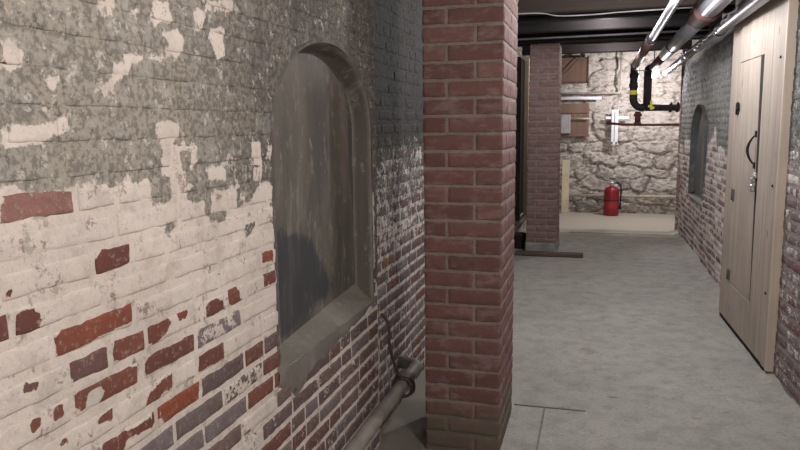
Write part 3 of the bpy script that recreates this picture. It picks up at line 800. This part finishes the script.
# ------------------------------------------------------------------ brick pillars
def pillar(name, label, x0, x1, y0, y1, z0, z1, zm, coarse=False, cols=None, dirt=.4, lean=0.0):
    mb = MB(); P = .066
    r = np.random.RandomState(int(y0 * 100))
    cm = ((x0 + x1) / 2)
    def wrap(f):
        def g(U, V, N):
            p = f(U, V, N); p[..., 0] = cm + (p[..., 0] - cm) * (1 + lean * (p[..., 2] - 1.3)); return p
        return g
    faces = [(wrap(lambda U, V, N: np.stack([U, y0 - N, V], -1)), x0, x1, False, 0),
             (wrap(lambda U, V, N: np.stack([x1 + N, U, V], -1)), y0, y1, False, 1),
             (wrap(lambda U, V, N: np.stack([x0 - N, U, V], -1)), y0, y1, True, 1),
             (wrap(lambda U, V, N: np.stack([U, y1 + N, V], -1)), x0, x1, True, 0)]
    k0 = int(math.floor((z0 - zm) / P)); k1 = int(math.ceil((z1 - zm) / P))
    for (pos, a, b, fl, side) in faces:
        vis = fl is False
        for k in range(k0, k1 + 1):
            B = zm + k * P + .005; T = B + P - .010
            B = max(B, z0); T = min(T, z1)
            if T - B < .015: continue
            ln = b - a
            if side == 0: js = [a + ln * (.30 if k % 2 == 0 else .66)]
            else: js = [a + ln * t for t in ((.25, .72) if k % 2 else (.48,))]
            ed = [a] + js + [b]
            for i in range(len(ed) - 1):
                p = ed[i] + (.005 if i else 0); q = ed[i + 1] - (.005 if i < len(ed) - 2 else 0)
                base = np.array(cols[r.randint(len(cols))]) * r.uniform(.88, 1.12)
                mk = lambda U, V: np.stack([0 * U, dirt * sm(V, .34, .08), 0 * U], -1)
                brick(mb, pos, p, q, B, T, base, mk, UNI((.2, .2, .2)), 3 if coarse or not vis else max(3, int((q - p) / .010)), 2 if coarse or not vis else 4,
                      prot=.003, rough=.0028, seed=k + 40, flip=fl, jit=.0022)
        mort = wrap(lambda U, V, N: 0)if False else None
        mk = lambda U, V: np.stack([0 * U, dirt * sm(V, .34, .08), 0 * U], -1)
        slab(mb, pos, np.linspace(a, b, 14), lambda u: z0, lambda u: z1, 50, (.215, .178, .147), mk, UNI((.2, .2, .2)), flip=fl, off=.0, rough=.001)
    return mb
PC = [(.155, .073, .064), (.17, .080, .069), (.145, .071, .063), (.18, .09, .078), (.155, .078, .072)]
root = empty('brick_pillar', (-.49, 2.84, 0), 'near square red brick pillar standing beside the left wall', 'pillar')
pillar('', '', -.638, -.340, 2.613, 3.055, 0.0, 2.10, 1.401, cols=PC, dirt=.85, lean=.022).build('brickwork', M_pillar, root, attrs=True, recalc=False)
mb = MB(); mb.box((-.66, 2.60, 2.098), (-.32, 3.07, 2.118), bev=.004); mb.build('timber_pad', M_joist, root)
root = empty('brick_pillar', (-.52, 7.40, 0), 'farther reddish-brown brick pillar on a grey cement base', 'pillar')
PC2 = [(.19, .12, .106), (.205, .128, .115), (.175, .11, .10), (.185, .12, .11)]
pillar('', '', -.672, -.380, 7.20, 7.62, .10, 2.09, 1.401, cols=PC2, dirt=0, lean=-.045).build('brickwork', M_pillar, root, attrs=True, recalc=False)
mb = MB(); mb.box((-.690, 7.185, 0), (-.364, 7.64, .102), bev=.01); mb.build('cement_base', M_base, root)

# ------------------------------------------------------------------ plank door on the right wall
DA = Vector((.872, 3.85, 0))
door = bpy.data.objects.new('door_1', None); door.location = DA; door.rotation_euler = (0, 0, math.radians(2.08)); COL.objects.link(door)
tag(door, 'pale pine plank door set in a board partition on the right wall', kind='structure')
def dbox(name, mat, boxes, par=door, bev=.002, label=None):
    mb = MB()
    for lo, hi in boxes: mb.box(lo, hi, bev=bev)
    o = mb.build(name, mat, par, local=True)
    if label: o['label'] = label
    return o
G_ = .0004
dbox('frame_board', M_door, [((0, .105, .03), (.03, .25, 2.12)), ((0, .25 + G_, .03), (.03, .412, 2.12))])
dbox('frame_board', M_door, [((0, .980, .03), (.03, 1.095, 2.12)), ((0, 1.095 + G_, .03), (.03, 1.21, 2.12))])
dbox('frame_board', M_door, [((0, .4135, 1.665), (.03, .69, 2.12)), ((0, .69 + G_, 1.665), (.03, .9785, 2.12))])
dbox('frame_board', M_door, [((0, .4135, .03), (.03, .69, .285)), ((0, .69 + G_, .03), (.03, .9785, .285))])
mb = MB(); mb.box((.002, .430, .289), (.028, .9775, 1.663), bev=.002)
vv = mb.v[-1]; nearedge = vv[:, 1] < .5; vv[nearedge, 1] += .060 * (vv[nearedge, 2] - .289) / 1.37     # the free edge leans away from its frame towards the top
leaf = mb.build('door_leaf', M_door, door, local=True)
mb = MB(); mb.box((.0015, .4135, .287), (.026, .4285, 1.663), bev=.001)  # wedge that puts the shade of the open gap into dark colour
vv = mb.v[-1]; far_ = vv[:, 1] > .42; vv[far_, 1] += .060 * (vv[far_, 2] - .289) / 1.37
mb.build('gap_shade', M_brownbeam, door, local=True)['label'] = 'dark strip standing in for the shade in the gap beside the leaf'
dbox('frame_board', M_door, [((-.003, .022, .028), (.03, .1040, 2.13))])
dbox('edge_board', M_trimwood, [((-.005, 0, .025), (.060, .0215, 2.14))], label='lighter board along the near edge of the partition')
dbox('sill_board', M_joist, [((.004, .02, .0), (.075, 1.2, .029))], label='dark strip under the boards')
dbox('backing', M_ceilboard, [((.032, .06, .03), (.080, 1.2, 2.12))])
for z in (1.62, .98, .42):
    mb = MB(); mb.lathe([(.007, 0), (.007, .004), (.003, .005)], (0, 0, 0), 'X', 10); mb.v[-1] = mb.v[-1] * np.array([-1, 1, 1]) + np.array([-.0055, .082, z])
    mb.build('nail', M_blackiron, door, local=True)
# pull handle, hasp with padlock, hinges
mb = MB(); pts = []
for k in range(15):
    t = k / 14; pts.append((-.008 - .030 * math.sin(PI * t) ** .8, .492 + .012 * math.sin(PI * t), 1.225 - .155 * t))
mb.tube(pts, [.0045 + .0035 * math.sin(PI * k / 14) for k in range(15)], 10)
hd = mb.build('pull_handle', M_blackiron, leaf, local=True)
for z in (1.236, 1.060):
    mb = MB(); mb.box((-.005, .480, z - .018), (.003, .506, z + .018), bev=.002); mb.build('handle_plate', M_blackiron, hd, local=True)
mb = MB(); mb.box((-.007, .432, .985), (.002, .475, 1.020), bev=.002); mb.box((-.012, .405, .992), (-.004, .465, 1.010), bev=.002)
mb.tube([(-.004, .425, 1.0)] + [(-.012 - .020 * math.sin(PI * k / 8), .425, 1.0 - .03 * k / 8) for k in range(1, 8)] + [(-.006, .425, .968)], .003, 8)
hs = mb.build('hasp', M_zinc, leaf, local=True)
mb = MB(); mb.box((-.030, .412, .915), (-.008, .448, .958), bev=.005)
mb.tube([(-.019, .420, .955), (-.019, .420, .975), (-.019, .424, .984), (-.019, .436, .984), (-.019, .440, .975), (-.019, .440, .955)], .003, 8)
mb.build('padlock', M_zinc, door, local=True)
for z, mt in ((1.385, M_blackiron), (.850, M_hinge), (.335, M_hinge)):
    mb = MB(); mb.box((-.005, .944, z - .034), (.003, .974, z + .034), bev=.002); mb.box((-.005, .982, z - .030), (.003, 1.006, z + .030), bev=.002)
    mb.lathe([(.006, -.036), (.007, -.034), (.007, .034), (.006, .036)], (-.006, .978, z), 'Z', 10)
    if mt is M_blackiron: mb.box((-.014, .925, z - .006), (-.004, .965, z + .006), bev=.002); mb.box((-.018, .92, z + .0), (-.006, .935, z + .040), bev=.003)
    mb.build('hinge', mt, door, local=True)

# ------------------------------------------------------------------ overhead pipes
def ring(mb, y, x, z, r, w=.02): mb.lathe([(r - .002, -w / 2), (r, -w / 2), (r, w / 2), (r - .002, w / 2)], (x, y, z), 'Y', 24)
PA = (.425, 2.02)
root = empty('overhead_pipe', (.425, 6.2, 1.5), 'leftmost overhead pipe, bright metal then brown, ending in the black drop with yellow tape', 'pipe', None)
mb = MB(); mb.tube([(.425, 1.2, 2.02), (.425, 6.5, 2.02)], .031, 20); mb.build('metal_length', M_silver, root)
mb = MB(); mb.tube([(.425, 6.5, 2.02), (.425, 9.30, 2.02)], .045, 20); mb.build('brown_length', M_rustpipe, root)
mb = MB(); ring(mb, 6.5, .425, 2.02, .050, .05); mb.build('coupling', M_blackring, root)
path = [(.425, 9.28, 2.02)] + arc((.425, 9.5, 2.02), (0, 1, 0), (0, 0, -1), .12) + [(.425, 9.5, 1.66)] + arc((.425, 9.5, 1.50), (0, 0, -1), (1, 0, 0), .12) + [(.56, 9.5, 1.50)]
mb = MB(); mb.tube(path, .050, 20); dr = mb.build('drop_pipe', M_blackpipe, root)
for z in (1.90, 1.78):
    mb = MB(); mb.lathe([(.050, -.03), (.058, -.025), (.058, .025), (.050, .03)], (.425, 9.5, z), 'Z', 20); mb.build('pipe_collar', M_blackpipe, dr)
mb = MB(); mb.lathe([(.0515, -.028), (.0535, -.027), (.0535, .027), (.0515, .028)], (.425, 9.5, 1.69), 'Z', 24); mb.build('yellow_tape', M_yellow, dr)

root = empty('overhead_pipe', (.63, 6.2, 1.5), 'thick middle overhead pipe with a rusty fitting and a drop beside the bulb', 'pipe')
mb = MB(); mb.tube([(.63, 1.2, 2.0), (.63, 4.75, 2.0)], .070, 24); mb.build('wide_length', M_silver, root)
mb = MB(); mb.lathe([(.068, 0), (.086, .01), (.086, .07), (.076, .08), (.073, .42), (.068, .52), (.056, .56)], (.63, 4.72, 1.995), 'Y', 24); mb.build('rusty_fitting', M_fitting, root)
mb = MB(); mb.tube([(.63, 5.2, 1.985), (.63, 7.7, 1.985)], .055, 22); mb.build('metal_length', M_silver, root)
mb = MB(); ring(mb, 6.85, .63, 1.985, .061, .06); mb.build('coupling', M_blackring, root)
mb = MB(); mb.tube([(.63, 7.7, 1.985), (.63, 9.3, 1.985)], .047, 20); mb.build('brown_length', M_redpipe, root)
mb = MB(); mb.tube([(.63, 9.28, 1.985)] + arc((.59, 9.5, 1.985), (0, 1, 0), (0, 0, -1), .12)[2:] + [(.59, 9.5, 1.53)], .050, 20); dr = mb.build('drop_pipe', M_blackpipe, root)
mb = MB(); mb.box((.625, 9.435, 1.47), (.652, 9.442, 1.585), bev=.002); mb.box((.60, 9.434, 1.50), (.628, 9.440, 1.53), bev=.002); mb.box((.645, 9.434, 1.48), (.675, 9.440, 1.51), bev=.002); mb.build('yellow_tag', M_yellow, dr)

root = empty('header_pipe', (.9, 9.5, 1.4), 'black horizontal pipe that joins the two drops and runs off to the right', 'pipe')
mb = MB(); mb.tube([(.565, 9.5, 1.50), (1.9, 9.5, 1.50)], .045, 20); mb.build('pipe_length', M_blackpipe, root)
for x in (.87, .95):
    mb = MB(); mb.lathe([(.045, -.02), (.064, -.015), (.064, .015), (.045, .02)], (x, 9.5, 1.50), 'X', 20); mb.build('flange', M_blackpipe, root)
root = empty('branch_pipe', (.5, 9.5, 1.2), 'thin red-brown pipe with a short riser under the black drop', 'pipe')
mb = MB(); mb.tube([(.485, 9.5, 1.452), (.485, 9.5, 1.31)], .036, 16); mb.build('riser', M_redpipe, root)
for z, r_ in ((1.41, .050), (1.30, .046)):
    mb = MB(); mb.lathe([(.034, -.02), (r_, -.016), (r_, .016), (.034, .02)], (.485, 9.5, z), 'Z', 16); mb.build('coupling', M_redpipe, root)
mb = MB(); mb.tube([(.10, 9.5, 1.31), (.30, 9.5, 1.292), (.485, 9.5, 1.285), (1.9, 9.5, 1.275)], .017, 14); mb.build('pipe_length', M_redpipe, root)

root = empty('overhead_pipe', (.79, 6, 1.5), 'grey overhead pipe along the top of the right wall and plank door', 'pipe')
mb = MB(); mb.tube([(.785, 1.2, 1.945), (.785, 5.35, 1.935)], .043, 22); mb.build('near_length', M_silver, root)
mb = MB(); mb.tube([(.785, 5.35, 1.935), (.785, 9.35, 1.915)], .034, 20); mb.build('far_length', M_greypipe, root)
mb = MB(); ring(mb, 5.35, .785, 1.935, .047, .05); mb.build('coupling', M_blackring, root)
for y in (6.4, 7.1, 7.8, 8.4, 8.9):
    mb = MB(); ring(mb, y, .785, 1.93 - .005 * (y - 5.35) / 1.0 + .0, .0365, .06); mb.build('pale_band', M_silver, root)

def cable(name, pts, r, mat, label, cat='cable', group=None):
    P = [Vector(p) for p in pts]; out = []
    for i in range(len(P) - 1):
        a = P[max(i - 1, 0)]; b = P[i]; c = P[i + 1]; d = P[min(i + 2, len(P) - 1)]
        for k in range(8):
            t = k / 8; out.append(tuple(.5 * ((2 * b) + (c - a) * t + (2 * a - 5 * b + 4 * c - d) * t * t + (3 * b - a - 3 * c + d) * t ** 3)))
    out.append(tuple(P[-1]))
    mb = MB(); mb.tube(out, r, 8); return tag(mb.build(name, mat), label, cat, group)
pts = []
for k in range(40):
    y = 4.3 + 2.7 * k / 39; pts.append((.712 + .006 * math.sin(k * 1.7), y, 1.925 - .045 * math.sin(PI * k / 39) + .005 * math.cos(k * 2.1)))
cable('armoured_cable', pts, .006, M_silver, 'shiny twisted cable looping beside the thick middle overhead pipe')
cable('ceiling_cable', [(-1.0, 5.20, 2.088), (-.55, 5.20, 2.085), (-.40, 5.22, 2.082), (-.31, 5.22, 2.062), (-.18, 5.22, 2.056), (.0, 5.22, 2.058), (.15, 5.22, 2.064), (.6, 5.22, 2.07)], .005, M_wire, 'thin pale cable looping below the brownish ceiling joist')
mb = MB(); mb.tube([(-.9, 6.72, 2.083), (.95, 6.72, 2.098)], .009, 10)
tag(mb.build('ceiling_conduit', M_wire), 'straight thin grey conduit crossing under the dark joists', 'conduit')
cable('lamp_cable', [(.36, 9.36, 2.06), (.39, 9.40, 1.99), (.47, 9.38, 1.955), (.60, 9.40, 1.955), (.66, 9.60, 1.99), (.675, 9.775, 2.035)], .006, M_whitecable, 'white lamp cable drooping from the brown pipe to the lit bulb')

# ------------------------------------------------------------------ lamps: one bulb in view, the rest added out of view
def bulb_lamp(loc, label, rb, drop, cap):
    root = empty('hanging_lamp', (loc[0], loc[1], loc[2]), label, 'lamp')
    x, y, z = loc
    mb = MB(); mb.lathe([(.012, .045), (.022, .05), (.024, .09), (.018, .11), (.006, .115), (.006, cap - z)], loc, 'Z', 16); mb.build('lamp_socket', M_blackrub, root)
    mb = MB()
    prof = [(.001, -rb)] + [(rb * math.cos(t) , rb * math.sin(t)) for t in np.linspace(-PI / 2 + .2, PI / 2 - .6, 12)] + [(.014, rb * .9 + .008), (.012, rb + .012)]
    mb.lathe(prof, loc, 'Z', 20); b = mb.build('bulb', M_bulb if drop else M_addedglass, root)
    b.visible_shadow = True
    return root
bulb_lamp((.15, 8.06, 2.225), 'added lit bulb hidden between the joists behind the far brick pillar', .030, 0, 2.30)
bulb_lamp((.05, 6.18, 2.20), 'added lit bulb hidden between two joists in the middle of the corridor', .035, 0, 2.30)
bulb_lamp((.678, 9.8, 1.945), 'glaring lit bulb hanging beside the black drop pipes', .065, 1, 2.42)
bulb_lamp((.30, 3.00, 1.98), 'added lit bulb out of view under the ceiling beside the near brick pillar', .04, 0, 2.30)
bulb_lamp((.22, 4.45, 2.11), 'added lit bulb out of view under the ceiling opposite the plank door', .04, 0, 2.30)
bulb_lamp((.42, 1.10, 2.01), 'added lit bulb out of view under the ceiling level with the arched niche', .04, 0, 2.30)

# ------------------------------------------------------------------ pipe along the foot of the left wall
root = empty('wall_pipe', (-.775, 2.0, .2), 'taupe pipe running along the foot of the near left wall', 'pipe')
mb = MB(); mb.tube([(-.775, -.9, .205), (-.775, 2.98, .205)] + arc((-.775, 3.035, .205), (0, 1, 0), (-1, 0, 0), .05) + [(-.870, 3.035, .205)], .028, 18); mb.build('pipe_length', M_leftpipe, root)
for y in (1.3, 2.1):
    mb = MB(); mb.box((-.86, y - .012, .158), (-.765, y + .012, .172), bev=.002); mb.build('bracket', M_leftpipe, root)
cable('tied_cord', [(-.826, 2.64, .545), (-.800, 2.655, .50), (-.80, 2.66, .42), (-.79, 2.69, .33), (-.775, 2.73, .25), (-.745, 2.74, .236), (-.730, 2.745, .20), (-.745, 2.75, .165), (-.78, 2.75, .160), (-.812, 2.75, .19), (-.80, 2.75, .235), (-.77, 2.76, .24), (-.735, 2.79, .21), (-.735, 2.80, .17), (-.75, 2.80, .15)], .0065, M_browncable, 'dark cord hanging down the wall corner and knotted round the low pipe', 'cord')
root = empty('wall_pipe', (-.79, 7.6, .2), 'dark low pipe on the left wall seen between the two brick pillars', 'pipe')
mb = MB(); mb.tube([(-.79, 6.0, .245), (-.79, 9.2, .245)], .032, 16); mb.build('pipe_length', M_rustpipe, root)
for y in (6.4, 7.5, 8.9):
    mb = MB(); mb.box((-.87, y - .015, .20), (-.775, y + .015, .215), bev=.002); mb.build('bracket', M_rustpipe, root)

# doorway boards on the left wall between the pillars
root = bpy.data.objects.new('door_2', None); root.location = (-.85, 8.0, 0); COL.objects.link(root); tag(root, 'dark boarded doorway with a cream jamb on the left wall', kind='structure')
mb = MB(); mb.box((-.872, 7.72, .30), (-.815, 8.19, 2.02), bev=.004); mb.build('board_panel', M_joist, root)
mb = MB(); mb.box((-.88, 8.20, .28), (-.768, 8.28, 2.05), bev=.004); mb.build('door_jamb', M_cream, root)['label'] = 'cream upright jamb'
mb = MB(); mb.box((-.86, 7.64, .26), (-.798, 7.72, 2.0), bev=.004); mb.build('door_post', M_brownbeam, root)

# things on the floor by the far pillar
mb = MB(); mb.box((-.765, 6.97, .004), (-.105, 7.06, .040), bev=.006, rot=Matrix.Rotation(math.radians(1.5), 3, 'Z'))
tag(mb.build('floor_batten', M_batten), 'dirty wooden batten lying in front of the far pillar foot', 'batten')
root = empty('bucket', (-.775, 7.42, 0), 'small dark bucket tucked between far pillar and left wall', 'bucket')
mb = MB(); mb.lathe([(.05, .004), (.060, .006), (.078, .15), (.082, .152), (.082, .160), (.074, .160), (.070, .14), (.055, .02), (.001, .018)], (-.775, 7.42, 0), 'Z', 24, cap=False); mb.build('pail', M_bucket, root)
mb = MB(); mb.tube([(-.775 + .083 * math.cos(t), 7.42 - .02 * math.sin(t), .15 - .05 * math.sin(t)) for t in np.linspace(0, PI, 12)], .003, 6); mb.build('bail_handle', M_hinge, root)

# ------------------------------------------------------------------ on the stone end wall
def board(name, lo, hi, mat, label, cat='board', bev=.004):
    mb = MB(); mb.box(lo, hi, bev=bev); return tag(mb.build(name, mat), label, cat)
root = empty('access_panel', (-.5, 10.6, 1.9), 'reddish-brown board fixed high on the stone wall', 'panel')
mb = MB(); mb.box((-.95, 10.585, 1.905), (-.172, 10.605, 2.25), bev=.003); mb.build('board', M_panel, root)
mb = MB(); mb.box((-.172, 10.575, 1.88), (-.150, 10.62, 2.27), bev=.003); mb.box((-.95, 10.575, 1.882), (-.150, 10.62, 1.904), bev=.003); mb.build('frame', M_rustpipe, root)
root = empty('access_panel', (-.5, 10.6, 1.14), 'brown boarded opening behind the grey box on the stone wall', 'panel')
mb = MB(); mb.box((-.95, 10.59, 1.15), (-.128, 10.61, 1.60), bev=.003); mb.build('board', M_panel, root)
mb = MB(); mb.box((-.95, 10.57, 1.46), (-.14, 10.60, 1.60), bev=.003); mb.box((-.95, 10.56, 1.12), (-.115, 10.63, 1.16), bev=.006); mb.build('frame', M_panel, root)
mb = MB(); mb.tube([(-.95, 10.57, 1.74), (.24, 10.57, 1.735)] + arc((.295, 10.57, 1.735), (1, 0, 0), (0, 0, 1), .05) + [(.295, 10.57, 2.35)], .014, 12)
tag(mb.build('conduit', M_limepipe), 'beige conduit bent up at a right angle on the stone wall', 'conduit')
mb = MB(); mb.tube([(-.95, 10.55, 1.665), (-.3, 10.55, 1.672), (.04, 10.56, 1.665)], .024, 14)
tag(mb.build('limewashed_pipe', M_whiteplastic), 'white-painted stub pipe above the brown boarded opening', 'pipe')
root = empty('switch_box', (-.44, 10.53, 1.16), 'grey metal switch box mounted on the brown boarded opening', 'box')
mb = MB(); mb.box((-.52, 10.47, 1.165), (-.385, 10.59, 1.44), bev=.006); b = mb.build('box_body', M_greybox, root)
mb = MB(); mb.box((-.515, 10.462, 1.172), (-.39, 10.471, 1.433), bev=.004); mb.build('cover', M_greybox, root)
mb = MB(); mb.tube([(-.386, 10.53, 1.385), (-.115, 10.53, 1.378)], .013, 10)
tag(mb.build('conduit', M_limepipe), 'short beige conduit leaving the grey switch box to the right', 'conduit')
root = empty('wall_fixture', (.23, 10.55, 1.0), 'white T-shaped fixture on the stone wall above the fire extinguisher', 'fixture')
mb = MB(); mb.box((.182, 10.535, 1.0), (.276, 10.58, 1.50), bev=.008); up = mb.build('upright', M_whiteplastic, root)
mb = MB(); mb.box((.10, 10.552, 1.365), (.42, 10.585, 1.405), bev=.005); mb.build('crossbar', M_whiteplastic, root)
mb = MB(); mb.box((.222, 10.528, 1.05), (.236, 10.536, 1.47), bev=.003); mb.build('slot_rib', M_greybox, up)
for x in (.200, .258):
    mb = MB(); mb.lathe([(.013, 0), (.013, .006), (.006, .008)], (x, 10.529, 1.03), 'Y', 12); mb.build('screw', M_blackrub, up)
cable('hanging_wire', [(-.50, 10.55, 2.02), (-.42, 10.54, 2.09), (-.33, 10.54, 2.19), (-.28, 10.54, 2.235), (-.26, 10.54, 2.33)], .006, M_browncable, 'thin dark wire slanting across the high brown board', 'wire')
root = empty('ledge_pipe', (.4, 10.58, .2), 'beige pipe running low along the stone wall behind the extinguisher', 'pipe')
mb = MB(); mb.tube([(-.40, 10.595, .262), (2.0, 10.595, .268)], .020, 12); mb.build('pipe_length', M_limepipe, root)
for x in (-.3, .9):
    mb = MB(); mb.box((x - .01, 10.58, .230), (x + .01, 10.66, .246), bev=.002); mb.build('bracket', M_limepipe, root)
board('leaning_plank', (-.49, 10.56, 0.002), (-.385, 10.585, .785), M_cream, 'cream painted plank standing upright against the stone wall', 'plank')
for z, r_, lab in ((2.225, .020, 'upper of two dark stub pipes under the ceiling by the far pillar'), (2.168, .020, 'lower of two dark stub pipes under the ceiling by the far pillar')):
    root = empty('stub_pipe', (-.3, 8.80, z), lab, 'pipe', None)
    mb = MB(); mb.tube([(-.95, 8.80, z), (-.12, 8.80, z)], r_, 14); mb.build('pipe_length', M_limepipe if z > 2.2 else M_blackpipe, root)
    mb = MB(); mb.lathe([(.020, -.02), (.030, -.018), (.030, .018), (.012, .02)], (-.11, 8.80, z), 'X', 14); mb.build('end_cap', M_blackpipe, root)

# ------------------------------------------------------------------ fire extinguisher
ex, ey = .215, 10.40
root = empty('fire_extinguisher', (ex, ey, 0), 'red fire extinguisher standing on the floor before the stone wall', 'fire extinguisher')
mb = MB(); mb.lathe([(.088, .003), (.100, .006), (.104, .02), (.104, .345), (.100, .37), (.085, .395), (.055, .412), (.030, .418), (.028, .43)], (ex, ey, 0), 'Z', 32); body = mb.build('cylinder', M_extred, root)
mb = MB(); n_ = 20
P = np.array([[(ex + .1055 * math.cos(a), ey + .1055 * math.sin(a), z) for z in (.11, .215)] for a in np.linspace(-PI * .80, -PI * .22, n_)])
mb.grid(P); mb.build('label', M_label, body)
mb = MB(); mb.lathe([(.106, .212), (.1065, .216), (.1065, .224), (.106, .228)], (ex, ey, 0), 'Z', 32); mb.build('strap', M_blackrub, body)
mb = MB(); mb.lathe([(.024, .425), (.026, .432), (.026, .455), (.018, .46), (.018, .478)], (ex, ey, 0), 'Z', 18); mb.box((ex - .03, ey - .02, .452), (ex + .04, ey + .02, .478), bev=.005); va = mb.build('valve', M_chrome, root)
mb = MB(); mb.box((ex - .10, ey - .014, .474), (ex + .02, ey + .014, .486), bev=.002, rot=Matrix.Rotation(math.radians(8), 3, 'Y')); mb.build('carry_handle', M_chrome, va)
mb = MB(); mb.box((ex - .115, ey - .014, .505), (ex + .03, ey + .014, .519), bev=.002, rot=Matrix.Rotation(math.radians(14), 3, 'Y')); mb.box((ex + .005, ey - .010, .470), (ex + .025, ey + .010, .505), bev=.002); mb.build('squeeze_lever', M_chrome, va)
mb = MB(); mb.lathe([(.015, 0), (.017, .003), (.017, .012), (.012, .014)], (ex + .002, ey - .036, .466), 'Y', 16); mb.build('pressure_gauge', M_chrome, va)
mb = MB(); mb.tube([(ex + .04, ey, .466), (ex + .085, ey - .01, .470), (ex + .120, ey - .02, .440), (ex + .128, ey - .02, .37), (ex + .124, ey - .02, .25), (ex + .120, ey - .02, .17)], .011, 10); ho = mb.build('hose', M_blackrub, root)
mb = MB(); mb.lathe([(.020, .10), (.017, .12), (.012, .17), (.010, .18)], (ex + .120, ey - .02, 0), 'Z', 14); mb.build('nozzle', M_blackrub, ho)
